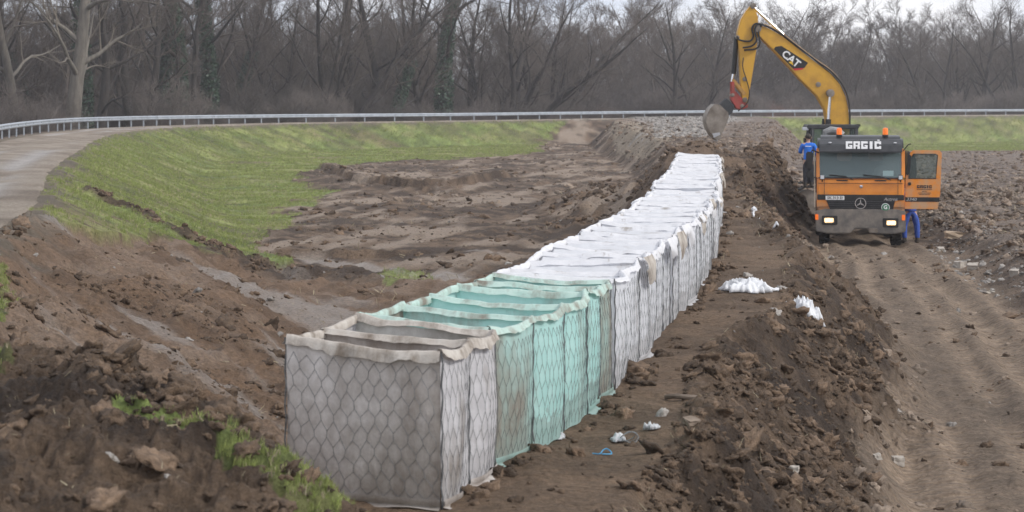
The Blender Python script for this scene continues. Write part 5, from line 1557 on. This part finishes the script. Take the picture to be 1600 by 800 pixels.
    for x in (-1.1, 1.1):
        fd = MB(); fd.lathe([(.60, -.2), (.62, -.2), (.62, .2), (.60, .2)], (x, .95, .54), 'x', 22); 
    return root
truck()

# ------------------------------------------------------------------ excavator
def excavator():
    Y0 = 76.0; ks = Y0 / F
    gx, gz = 11.6, -2.12
    root = empty('excavator', (gx, Y0, gz))
    setp(root, 'yellow tracked excavator with raised arm standing behind the orange truck', 'excavator')
    def z2(zx, zy):      # measured point on the arm plane -> local x,z
        px, py = 1080 + zx / 3.332, zy / 3.332
        return ((px - 800) * ks - gx, CZ - (py - HY) * ks - gz)
    boom = [z2(*q) for q in ((345, 128), (400, 150), (470, 190), (560, 262), (650, 332), (720, 385), (768, 440), (798, 505), (812, 570), (816, 660), (822, 790), (775, 830), (725, 790), (703, 650), (690, 570), (650, 500), (600, 452), (560, 412), (500, 345), (440, 280), (380, 220), (345, 185), (333, 155))]
    b = MB(); b.prism(boom, -.31, .31); bo = b.build('boom', M_YEL, root, .025)
    stick = [z2(*q) for q in ((315, 24), (328, 40), (343, 90), (346, 130), (343, 200), (336, 260), (318, 370), (301, 470), (292, 530), (276, 540), (264, 520), (256, 460), (250, 330), (246, 260), (240, 200), (238, 170), (255, 105), (280, 62), (302, 36))]
    s = MB(); s.prism(stick, -.235, .235); so = s.build('stick', M_YEL, root, .02)
    def cyl(name, a, b_, r_, mat, y=0.0, par=None):
        p, q = z2(*a), z2(*b_); m = MB(); m.tube([(p[0], y, p[1]), (q[0], y, q[1])], r_, 14); return m.build(name, mat, par or root)
    def pin(c, r_, w_, par, mat=M_STEEL, name='pin'):
        p = z2(*c); m = MB(); m.lathe([(r_ * .5, -w_ / 2 - .01), (r_, -w_ / 2), (r_, w_ / 2), (r_ * .5, w_ / 2 + .01)], (p[0], 0, p[1]), 'y', 14); return m.build(name, mat, par)
    c1 = cyl('stick_cylinder', (480, 182), (645, 338), .105, M_HOSE, 0); cyl('piston_rod', (322, 36), (490, 190), .052, M_CHROME, 0, c1)
    MB().tube([(*[(lambda p: (p[0], 0, p[1]))(z2(478, 180))][0],), (*[(lambda p: (p[0], 0, p[1]))(z2(502, 205))][0],)], .13, 12).build('gland', M_HOSE, c1)
    c2 = cyl('bucket_cylinder', (236, 192), (220, 385), .085, M_HOSE, 0); cyl('piston_rod', (221, 375), (212, 425), .045, M_CHROME, 0, c2)
    for yy in (-.42, .42):
        c3 = cyl('boom_cylinder', (705, 620), (690, 900), .10, M_HOSE, yy); cyl('piston_rod', (715, 482), (700, 700), .055, M_CHROME, yy, c3)
    for c, r_, w_ in (((318, 32), .10, .56), ((341, 150), .13, .70), ((715, 485), .14, .98), ((655, 440), .09, .66), ((275, 412), .08, .52), ((276, 520), .09, .54), ((238, 195), .07, .5)):
        pin(c, r_, w_, bo if c[0] > 600 else so)
    # hoses along the boom and at the elbow
    def hose(pts, y, r_=.028, mat=M_HOSE, nm='hose'):
        q = catmull([(*z2(a, b_), 0) for a, b_ in pts], 5); m = MB(); m.tube([(p[0], y, p[1]) for p in q], r_, 6); return m.build(nm, mat, bo)
    for k, y in enumerate((-.33, -.27, .27, .33)):
        hose([(345 + k * 4, 125 - k * 2), (400, 142 - k * 3), (470, 182 - k * 3), (560, 252 - k * 3), (650, 320 - k * 3), (722, 372 - k * 3), (776, 434 - k * 2), (808, 505), (818 + k, 580), (818 + k, 660)], y, .03, M_PIPE if k in (1, 3) else M_HOSE, 'hydraulic_pipe')
    hose([(640, 330), (690, 345), (735, 385)], .1); hose([(640, 335), (700, 362), (760, 425), (790, 480)], -.12)
    hose([(372, 128), (330, 125), (312, 150), (318, 190), (300, 215), (250, 210), (234, 190)], -.30, .033)
    hose([(372, 132), (340, 128), (325, 160), (335, 210), (310, 240), (262, 250)], -.36, .033)
    hose([(360, 130), (345, 170), (352, 225), (330, 255), (270, 262)], -.33, .033)
    hose([(268, 300), (264, 350), (285, 420), (298, 480), (285, 540), (240, 578)], -.27, .018)
    # decal on the boom side
    pts = [z2(*q) for q in ((424, 256), (434, 244), (464, 240), (602, 328), (584, 354), (524, 358))]
    m = MB(); m.prism(pts, -.318, -.313); dc = m.build('decal', M_BLACK, bo)
    pts = [z2(*q) for q in ((524, 358), (582, 354), (572, 363), (532, 368))]
    MB().prism(pts, -.318, -.313).build('red_stripe', pm('red_decal', (.55, .03, .035), None, rough=.5), dc)
    cpt = z2(513, 308); a = math.radians(-39)
    for body, dx in (('CAT', 0),):
        t = text_mesh(body, .36, M_WHITE, dc, (cpt[0], -.323, cpt[1]), (math.radians(90), -a, 0), offset=.010, extrude=.002, xs=1.0)
    tri = [z2(*q) for q in ((500, 325), (519, 318), (526, 342))]
    MB().prism(tri, -.328, -.3265).build('yellow_triangle', pm('bright_yellow', (.8, .5, .03), None, rough=.5), dc)
    # linkage, coupler, bucket
    for yy in (-.27, .27):
        p = [z2(*q) for q in ((205, 415), (222, 412), (282, 486), (268, 498))]
        MB().prism(p, yy - .03, yy + .03).build('link_arm', M_PIPE, so, .008)
        p = [z2(*q) for q in ((206, 425), (220, 425), (222, 480), (206, 482))]
        MB().prism(p, yy - .05, yy - .02).build('link_arm', M_RED, so, .008)
    p = [z2(*q) for q in ((204, 478), (228, 474), (250, 500), (290, 540), (292, 560), (255, 572), (232, 566), (203, 515))]
    co = MB().prism(p, -.24, .24).build('quick_coupler', M_RED, root, .02)
    pin((212, 495), .07, .5, co); pin((262, 552), .07, .5, co)
    p = [z2(*q) for q in ((135, 553), (180, 512), (222, 548), (212, 585), (195, 600), (160, 575))]
    for yy in (-.22, -.07, .07, .22): MB().prism(p, yy - .022, yy + .022).build('bucket_ear', M_DKGREY, co, .006)
    # bucket: shell of revolution-like back with two side plates
    prof = [(165, 570), (140, 545), (112, 542), (88, 565), (72, 600), (68, 632), (78, 668), (95, 698), (112, 720), (122, 728)]
    PP = [z2(*q) for q in prof]
    hw = .72
    vs = []; fs = []
    cx_, cz_ = z2(150, 640)
    for x, z in PP:
        for y in (-hw, hw): vs.append((x, y, z))
    for x, z in PP:
        dx, dz = cx_ - x, cz_ - z; l_ = math.hypot(dx, dz)
        for y in (-hw, hw): vs.append((x + dx / l_ * .05, y, z + dz / l_ * .05))
    n = len(PP)
    for i in range(n - 1):
        fs.append((2 * i, 2 * i + 1, 2 * i + 3, 2 * i + 2)); k = 2 * n
        fs.append((k + 2 * i, k + 2 * i + 2, k + 2 * i + 3, k + 2 * i + 1))
    fs += [(0, 2 * n, 2 * n + 1, 1), (2 * n - 2, 2 * n - 1, 4 * n - 1, 4 * n - 2)]
    bk = empty('bucket', (0, 0, 0), 0, root)
    MB().add(vs, fs).build('bucket_shell', M_STEEL, bk)
    side = PP + [z2(*q) for q in ((140, 722), (150, 692), (170, 650), (185, 610), (182, 585))]
    for yy in (-hw, hw): MB().prism(side, yy - .02, yy + .02).build('side_plate', M_STEEL, bk, .006)
    for k in range(5):
        y = -hw + .1 + k * (2 * hw - .2) / 4
        t = [z2(*q) for q in ((104, 700), (135, 690), (140, 705), (126, 735))]
        MB().prism(t, y - .06, y + .06).build('tooth', M_STEELB, bk, .008)
    e_ = [z2(*q) for q in ((98, 693), (138, 686), (142, 700), (108, 716))]
    MB().prism(e_, -hw - .025, hw + .025).build('cutting_edge', M_STEELB, bk, .006)
    # cab with glazing, camera side
    x0 = (1259 - 800) * 74.4 / F - gx; x1 = (1341 - 800) * 74.4 / F - gx; zt = CZ - (195 - HY) * 74.4 / F - gz
    yc0, yc1 = -1.75, -.68; zb = 1.35
    cb = MB()
    for x, xx in ((x0 + .22, x0 + .10), (x1 - .09, x1 - .09)):
        for y in (yc0 + .05, yc1 - .05): cb.tube([(xx if x < 0 else x, y, zb), (x, y, zt - .05)], .085, 6)
    cb.box(((x0 + x1) / 2 + .02, (yc0 + yc1) / 2, zt - .07), (x1 - x0 - .02, yc1 - yc0 + .06, .16))
    cb.box(((x0 + x1) / 2 + .05, (yc0 + yc1) / 2, zb + .35), (x1 - x0 - .2, yc1 - yc0, .75))
    cb.box(((x0 + x1) / 2 + .15, yc0 + .05, (zb + zt) / 2), (.07, .07, zt - zb - .1))
    co_ = cb.build('cab', M_DKGREY, root, .05, seg=3)
    for y in (yc0 + .03, yc1 - .03): MB().box(((x0 + x1) / 2 + .05, y, (zt + zb) / 2 + .35), (x1 - x0 - .3, .012, .95)).build('cab_glass', M_GLASSD, co_)
    lm = MB(); lm.box((x0 - .02, yc0 + .1, zt - .13), (.22, .18, .12)); lm.build('work_lamp', M_LENS, co_, .02)
    ml = MB(); ml.tube([(x0 + .1, yc0, zt - .3), (x0 - .05, yc0 - .1, zt - .4), (x0 - .05, yc0 - .1, zt - .75)], .025, 6); ml.box((x0 - .06, yc0 - .1, zt - .62), (.10, .10, .34)); ml.build('mirror', M_BLACK, co_)
    MB().box((x1 - .02, yc0 + .1, zt - .02), (.16, .14, .09)).build('rear_lamp', M_BLACK, co_, .02)
    seat = MB(); seat.box((x1 - .55, (yc0 + yc1) / 2, zb + .9), (.16, .5, .8)); seat.box((x1 - .8, (yc0 + yc1) / 2, zb + .72), (.5, .5, .15)); seat.build('seat', M_INT, co_, .04)
    # house
    h = MB(); h.prism([(-.9, 1.25), (2.05, 1.25), (2.05, 2.25), (1.9, 2.42), (.2, 2.42), (-.1, 2.2), (-.9, 1.9)], -.98, 1.45); h.build('house', M_YEL, root, .05)
    cw = MB(); cw.prism([(1.95, 1.2), (2.2, 1.25), (2.28, 1.6), (2.25, 2.2), (2.05, 2.42), (1.95, 2.42)], -1.45, 1.46); cw.build('counterweight', M_DKGREY, root, .06)
    dk = MB(); dk.box((.3, -1.3, 1.3), (2.2, .9, .12)); dk.build('deck_plate', M_BLACK, root, .01)
    MB().lathe([(.75, .75), (.8, .8), (.8, 1.2), (.7, 1.25)], (.2, 0, 0), 'z', 24).build('slew_ring', M_BUMP, root)
    # undercarriage
    MB().box((.1, 0, .72), (1.8, 2.2, .45)).build('track_frame', M_BUMP, root, .03)
    for yy in (-1.95, 1.75):
        tr = empty('track', (0, 0, 0), 0, root)
        L, r_ = 3.3, .56
        n = 46; per = 2 * L + 2 * math.pi * r_
        shoe = None
        for k in range(n):
            s_ = per * k / n
            if s_ < L: x, z, an = -L / 2 + s_, 2 * r_ + .08, 0
            elif s_ < L + math.pi * r_: q = (s_ - L) / r_; x, z, an = L / 2 + math.sin(q) * r_, r_ + .08 + math.cos(q) * r_, q
            elif s_ < 2 * L + math.pi * r_: x, z, an = L / 2 - (s_ - L - math.pi * r_), .08, math.pi
            else: q = (s_ - 2 * L - math.pi * r_) / r_; x, z, an = -L / 2 - math.sin(q) * r_, r_ + .08 - math.cos(q) * r_, math.pi + q
            if shoe is None:
                m = MB(); m.box((0, 0, 0), (.185, .6, .035)); m.box((.06, 0, .035), (.03, .6, .05)); so_ = m.build('track_shoe', M_RUBBER, tr); shoe = so_.data
            else: so_ = meshobj('track_shoe', shoe, None, tr)
            so_.location = (x + .1, yy, z); so_.rotation_euler = (0, an, 0)
        g = MB(); g.box((.1, yy, r_ + .08), (L, .3, .5)); g.build('roller_frame', M_BUMP, tr, .05)
        for xx in (-L / 2 + .1, L / 2 + .1): MB().lathe([(.1, -.2), (r_ * .85, -.18), (r_ * .85, .18), (.1, .2)], (xx, yy, r_ + .08), 'y', 20).build('sprocket', M_STEEL, tr)
    return root
excavator()
# ------------------------------------------------------------------ people
M_SKIN = pm('skin', (.48, .29, .21), (.54, .34, .25), 12, .6)
M_HAIR = pm('dark_hair', (.018, .013, .010), (.04, .03, .022), 30, .6)
M_BLUE = pm('blue_jacket', (.015, .15, .66), (.03, .21, .76), 7, .75, .3, 14)
M_BLUED = pm('blue_overalls', (.03, .08, .38), (.05, .12, .48), 7, .85, .4, 12)
M_DARKTR = pm('dark_trousers', (.018, .020, .028), (.035, .036, .045), 8, .85, .3, 12)
M_BOOT = pm('muddy_boots', (.02, .018, .016), (.09, .07, .05), 9, .8)

def skin_mesh(name, chains, mat, parent, sub=2):
    """chains: list of lists of (x,y,z,r); equal coordinates are welded, growing one continuous surface"""
    vs = []; rs = []; es = []; key = {}
    for ch in chains:
        prev = None
        for (x, y, z, r_) in ch:
            k = (round(x, 3), round(y, 3), round(z, 3))
            if k not in key: key[k] = len(vs); vs.append((x, y, z)); rs.append(r_)
            i = key[k]
            if prev is not None and prev != i: es.append((prev, i))
            prev = i
    me = bpy.data.meshes.new(name); me.from_pydata(vs, es, [])
    ob = bpy.data.objects.new(name, me); COL.objects.link(ob)
    md = ob.modifiers.new('skin', 'SKIN'); md.use_smooth_shade = True; md.branch_smoothing = .6
    for i, sv in enumerate(me.skin_vertices[0].data):
        r_ = rs[i]; sv.radius = r_ if isinstance(r_, tuple) else (r_, r_)
        sv.use_root = (i == 0)
    sb = ob.modifiers.new('sub', 'SUBSURF'); sb.levels = sub; sb.render_levels = sub
    dg = bpy.context.evaluated_depsgraph_get(); dg.update()
    m2 = bpy.data.meshes.new_from_object(ob.evaluated_get(dg))
    bpy.data.objects.remove(ob)
    for p in m2.polygons: p.use_smooth = True
    m2.materials.clear()
    return meshobj(name, m2, mat, parent)

def person(loc, rz, label, top, trous, arms, stance=.11, collar=True, text=False):
    root = empty('person', loc, rz); setp(root, label, 'person')
    # local: faces -Y, feet at z=0, 1.78 m tall
    pel = (0, 0, .95, (.15, .11)); wai = (0, .0, 1.10, (.14, .10)); che = (0, .0, 1.30, (.17, .115)); shu = (0, .01, 1.45, (.13, .09)); nek = (0, .0, 1.53, .055); hd0 = (0, -.01, 1.60, .075); hd1 = (0, -.015, 1.68, .10); hd2 = (0, -.005, 1.74, .075)
    legs = []; arm = []; fing = []
    for s in (-1, 1):
        hip = (s * .09, 0, .90, .095); kn = (s * stance, -.02, .50, .065); an = (s * stance, .02, .10, .045); toe = (s * (stance + .03), -.14, .045, .04)
        legs.append([pel, hip, (s * (.09 + stance) / 2, -.01, .70, .085), kn, (s * stance, .01, .36, .06), an, (s * stance, -.02, .05, .045), toe])
        sh, el, wr_, hand = arms[0 if s < 0 else 1]
        S_ = (s * .19, .01, 1.43, .068)
        arm.append([shu, S_, (*el, .047), (*wr_, .034)])
        w = Vector(wr_); h = Vector(hand); d = (h - w).normalized(); sd = d.cross(Vector((0, 1, .2))).normalized()
        palm = w + d * .05
        fing.append([(*wr_, .034), (*palm, .036)])
        for k, (o_, ln) in enumerate(((-.03, .065), (-.01, .075), (.012, .07), (.032, .055))):
            b = palm + sd * o_ + d * .035; m = b + d * ln * .5 + Vector((0, -.008, 0)); t = m + d * ln * .5 + Vector((0, -.02, 0))
            fing.append([(*palm, .036), (*b, .0095), (*m, .009), (*t, .0075)])
        b = palm - sd * .045 - d * .01; t = b + d * .045 - sd * .012
        fing.append([(*palm, .036), (*b, .011), (*t, .009)])
    skin_mesh('body', [[pel, wai, che, shu, nek, hd0, hd1, hd2]] + legs + arm + fing, M_SKIN, root)
    # face
    f = MB(); f.sphere((0, -.125, 1.655), (.014, .022, .022), 8, 6); f.build('nose', M_SKIN, root)
    for s in (-1, 1):
        MB().sphere((s * .033, -.105, 1.685), (.013, .010, .009), 8, 6).build('eye', M_WHITE, root); MB().sphere((s * .10, 0, 1.665), (.014, .025, .034), 8, 6).build('ear', M_SKIN, root)
    MB().sphere((0, -.108, 1.612), (.026, .008, .007), 8, 6).build('mouth', pm('lip', (.35, .14, .12), None), root)
    hr = MB(); hr.sphere((0, .012, 1.70), (.108, .112, .10), 18, 12)
    ho = hr.build('hair', M_HAIR, root)
    bm = bmesh.new(); bm.from_mesh(ho.data)
    bmesh.ops.delete(bm, geom=[v for v in bm.verts if (v.co.y < -.055 and v.co.z < 1.735) or v.co.z < 1.62], context='VERTS'); bm.to_mesh(ho.data); bm.free()
    # clothes grow over the same joints
    def fat(c, k, e): return [(x, y, z, ((r_[0] + e, r_[1] + e) if isinstance(r_, tuple) else r_ + e)) for x, y, z, r_ in c[:k]]
    jk = [fat([(0, 0, .90, (.155, .12)), pel, wai, che, shu], 5, .028), [(*shu[:3], (.155, .115)), (0, .0, 1.50, .075)]]
    for a in arm: jk.append(fat(a, 4, .024))
    jo = skin_mesh('jacket', jk, top, root)
    if text:
        MB().box((0, .152, 1.375), (.20, .006, .026)).build('back_print', M_WHITE, jo)
    tr = [[(0, 0, .95, (.165, .125)), (0, 0, .99, (.155, .115))]]
    for l_ in legs:
        q = fat(l_, 6, .026); q[0] = (0, 0, .95, (.165, .125)); tr.append(q)
    skin_mesh('trousers', tr, trous, root)
    for s in (-1, 1):
        b = MB(); b.sphere((s * (stance + .015), -.06, .045), (.058, .145, .055), 12, 8); b.lathe([(.062, .03), (.062, .16), (.055, .2)], (s * stance, .02, 0), 'z', 12)
        b.build('boot', M_BOOT, root)
    return root

A_DOWN = (((-.19, .01, 1.43), (-.27, .02, 1.14), (-.28, -.06, .90), (-.28, -.1, .72)), ((.19, .01, 1.43), (.27, .02, 1.14), (.26, -.10, .93), (.25, -.17, .78)))
A_REACH = (((-.19, .01, 1.43), (-.29, -.02, 1.16), (-.27, -.22, 1.06), (-.25, -.40, 1.05)), ((.19, .01, 1.43), (.28, -.08, 1.18), (.25, -.33, 1.16), (.23, -.5, 1.18)))
XP, YP = (1263 - 800) * 73.85 / F, 73.85
person((XP, YP, -2.12 + 1.22), math.radians(172), 'worker in blue jacket and dark trousers, back turned, beside the excavator cab', M_BLUE, M_DARKTR, A_REACH, .10, text=True)
XQ, YQ = (1423 - 800) * 63.1 / F, 63.1
person((XQ, YQ, -2.10), math.radians(186), 'worker in blue overalls whose legs show below the open truck door', M_BLUED, M_BLUED, A_REACH, .19)

# ------------------------------------------------------------------ litter and rubble
M_PLAST = pm('white_plastic_sheet', (.80, .81, .84), (.87, .88, .90), 5, .5, .3, 18, trans=.2)
M_CLEAR = pm('cloudy_plastic', (.55, .56, .58), (.78, .79, .80), 14, .35, .5, 30, trans=.3)
M_ROPE = pm('blue_rope', (.06, .30, .55), (.10, .40, .66), 30, .6)
M_ROCKP = pm('pale_rubble', (.33, .29, .25), (.46, .42, .37), 4, .85, .4)
M_PLANK = pm('tan_timber', (.34, .25, .17), (.46, .36, .26), 5, .8, stretch=(1, 6, 6))

def crumple(name, c, size, seed, mat, label, cat, n=44, hgt=.16, group=None, shape=None):
    """crumpled sheet lying on the real ground surface"""
    rg = np.random.RandomState(seed)
    u, v = np.meshgrid(np.linspace(-1, 1, n), np.linspace(-1, 1, n), indexing='ij')
    U, Vv = u.ravel(), v.ravel()
    rad = np.maximum(np.abs(U), np.abs(Vv))
    an = np.arctan2(Vv, U)
    k = .42 + 1.0 * fbm(np.cos(an) * 2.2 + seed, np.sin(an) * 2.2, 4, seed, .6)
    if shape is not None: k = k * shape(an)
    nrm = np.where(rad > 0, rad / np.maximum(np.hypot(U, Vv), 1e-6), 1)
    x = U * nrm * k * size[0]; y = Vv * nrm * k * size[1]
    X = c[0] + x; Y = c[1] + y
    gz, _ = terrain(X, Y)
    r1 = np.abs(fbm(x * 2.6 / max(size[0], .3) + seed, y * 2.6 / max(size[0], .3), 3, seed + 1) - .5) * 2
    r2 = np.abs(fbm(x * 7 / max(size[0], .3) + seed, y * 7 / max(size[0], .3), 2, seed + 2) - .5) * 2
    env = np.clip(1 - rad ** 2.5, 0, 1)
    z = gz + .012 + hgt * env ** .5 * (.12 + 1.1 * (1 - r1) ** 3 + .40 * (1 - r2) ** 2)
    V = np.stack([X - c[0], Y - c[1], z - c[2]], 1)
    idx = np.arange(n * n).reshape(n, n)
    Fc = np.stack([idx[:-1, :-1].ravel(), idx[1:, :-1].ravel(), idx[1:, 1:].ravel(), idx[:-1, 1:].ravel()], 1)
    me = np_mesh(name, V, Fc); o = meshobj(name, me, mat); o.location = c
    sd = o.modifiers.new('thickness', 'SOLIDIFY'); sd.thickness = .004
    return setp(o, label, cat, group)

def litter():
    g = 'white plastic left on the berm'
    p = on_ground(1163, 455); crumple('plastic_sheet', p, (.44, .34), 3, M_PLAST, 'large crumpled white plastic sheet lying on the berm beside the baskets', 'plastic sheet', 50, .12, g)
    p = on_ground(1256, 488); crumple('plastic_sheet', p, (.24, .17), 8, M_PLAST, 'smaller white plastic sheet with a peak, just right of the large one', 'plastic sheet', 44, .15, g)
    p = on_ground(1020, 672); crumple('plastic_bag', p, (.07, .08), 12, M_CLEAR, 'crumpled clear and white bag on the soil near the green baskets', 'plastic bag', 26, .06)
    p = on_ground(1180, 336); crumple('plastic_scrap', p, (.12, .2), 15, M_PLAST, 'small white plastic scrap on the berm slope, upper one', 'plastic scrap', 20, .10)
    p = on_ground(1212, 352); crumple('plastic_scrap', p, (.06, .1), 18, M_PLAST, 'tiny white plastic scrap nearest the truck', 'plastic scrap', 16, .06)
    p = on_ground(966, 690); crumple('paper_scrap', p, (.06, .10), 24, M_CLEAR, 'muddy pale scrap beside the blue cord', 'scrap', 18, .03)
    p = on_ground(870, 686); crumple('paper_scrap', p, (.08, .10), 25, M_CLEAR, 'pale torn scrap at the foot of the green basket', 'scrap', 18, .03)
    p = Vector(on_ground(942, 712)); m = MB()
    pts = [(-.10, .02, .012), (-.05, -.01, .012), (-.02, -.01, .02), (.0, .01, .045), (.035, .02, .058), (.07, .01, .04), (.085, -.01, .014), (.04, -.03, .014), (-.01, -.03, .014)]
    q = catmull([tuple(c * .75 for c in p_) for p_ in pts], 5); m.tube(q, .0048, 6)
    o = m.build('cord_loop', M_ROPE); o.location = p; setp(o, 'small loop of bright blue cord on the soil', 'cord')
    p = Vector(on_ground(986, 694)); m = MB()
    for k in range(3):
        q = [(.06 * math.cos(a * .9 + k) - .01 * k, .03 * math.sin(a * .9) + .02 * k, .05 + .04 * math.sin(a * .9 + k * 1.3)) for a in range(8)]
        m.tube(q, .004, 5)
    o = m.build('wire_coil', M_WIREL); o.location = p; setp(o, 'tangled bit of pale wire left of the white bag', 'wire')
    p = Vector(on_ground(1064, 626)); m = MB(); m.tube(catmull([(-.13, .03, .02), (-.06, -.02, .035), (.05, -.04, .03), (.14, -.02, .02)], 4), [.022] * 13, 8)
    o = m.build('root_piece', pm('root_bark', (.12, .09, .07), (.19, .15, .12), 9, .9)); o.location = p; setp(o, 'curved root piece lying beside the last green basket', 'root')
    # rubble right of the truck
    RB = [(1497, 371, .42, .2, 'flat tan slab lying on the rubble right of the truck door', 'timber slab', M_PLANK), (1500, 418, .26, .2, 'pale angular block at the front edge of the rubble', 'rubble', M_ROCKP), (1520, 421, .24, .18, 'pale tilted block right beside the angular one', 'rubble', M_ROCKP),
          (1545, 458, .34, .08, 'flat grey slab at the track edge below the rubble', 'rubble', M_ROCKP), (1585, 430, .2, .16, 'pale lump at the right end of the rubble', 'rubble', M_ROCKP),
          (1470, 392, .2, .12, 'small pale lump in front of the worker in overalls', 'rubble', M_ROCKP), (1237, 735, .12, .05, 'flat pale stone at the foot of the near slope', 'stone', M_ROCKP), (1403, 724, .13, .1, 'pale stone at the track edge near the bottom right', 'stone', M_ROCKP),
          (1370, 716, .1, .06, 'small pale stone left of the track edge stone', 'stone', M_ROCKP), (1080, 664, .12, .05, 'flat brown stone right of the white bag', 'stone', M_CLODL)]
    for k, (x, y, s, h, lab, cat, mat) in enumerate(RB):
        p = on_ground(x, y); r_ = random.Random(k + 50); bm = bmesh.new()
        bmesh.ops.create_cube(bm, size=1.0)
        bmesh.ops.subdivide_edges(bm, edges=bm.edges, cuts=3, use_grid_fill=True)
        for v_ in bm.verts:
            nn = mnoise.noise(v_.co * 2.1 + Vector((k * 3.7, 0, 0))); v_.co *= 1 + .28 * nn
            v_.co.x *= s * (1.0 if mat is not M_PLANK else 1.6); v_.co.y *= s * .8; v_.co.z *= h
        bmesh.ops.rotate(bm, verts=bm.verts, cent=(0, 0, 0), matrix=Matrix.Rotation(r_.uniform(0, 3), 3, 'Z') @ Matrix.Rotation(r_.uniform(-.3, .3), 3, 'X') if mat is not M_PLANK else Matrix.Rotation(.08, 3, 'Y'))
        me = bpy.data.meshes.new('rock'); bm.to_mesh(me); bm.free()
        o = meshobj('slab' if 'slab' in lab else 'rubble_block' if cat == 'rubble' else 'stone', me, mat); o.location = (p[0], p[1], p[2] + h * .25)
        setp(o, lab, cat)
litter()
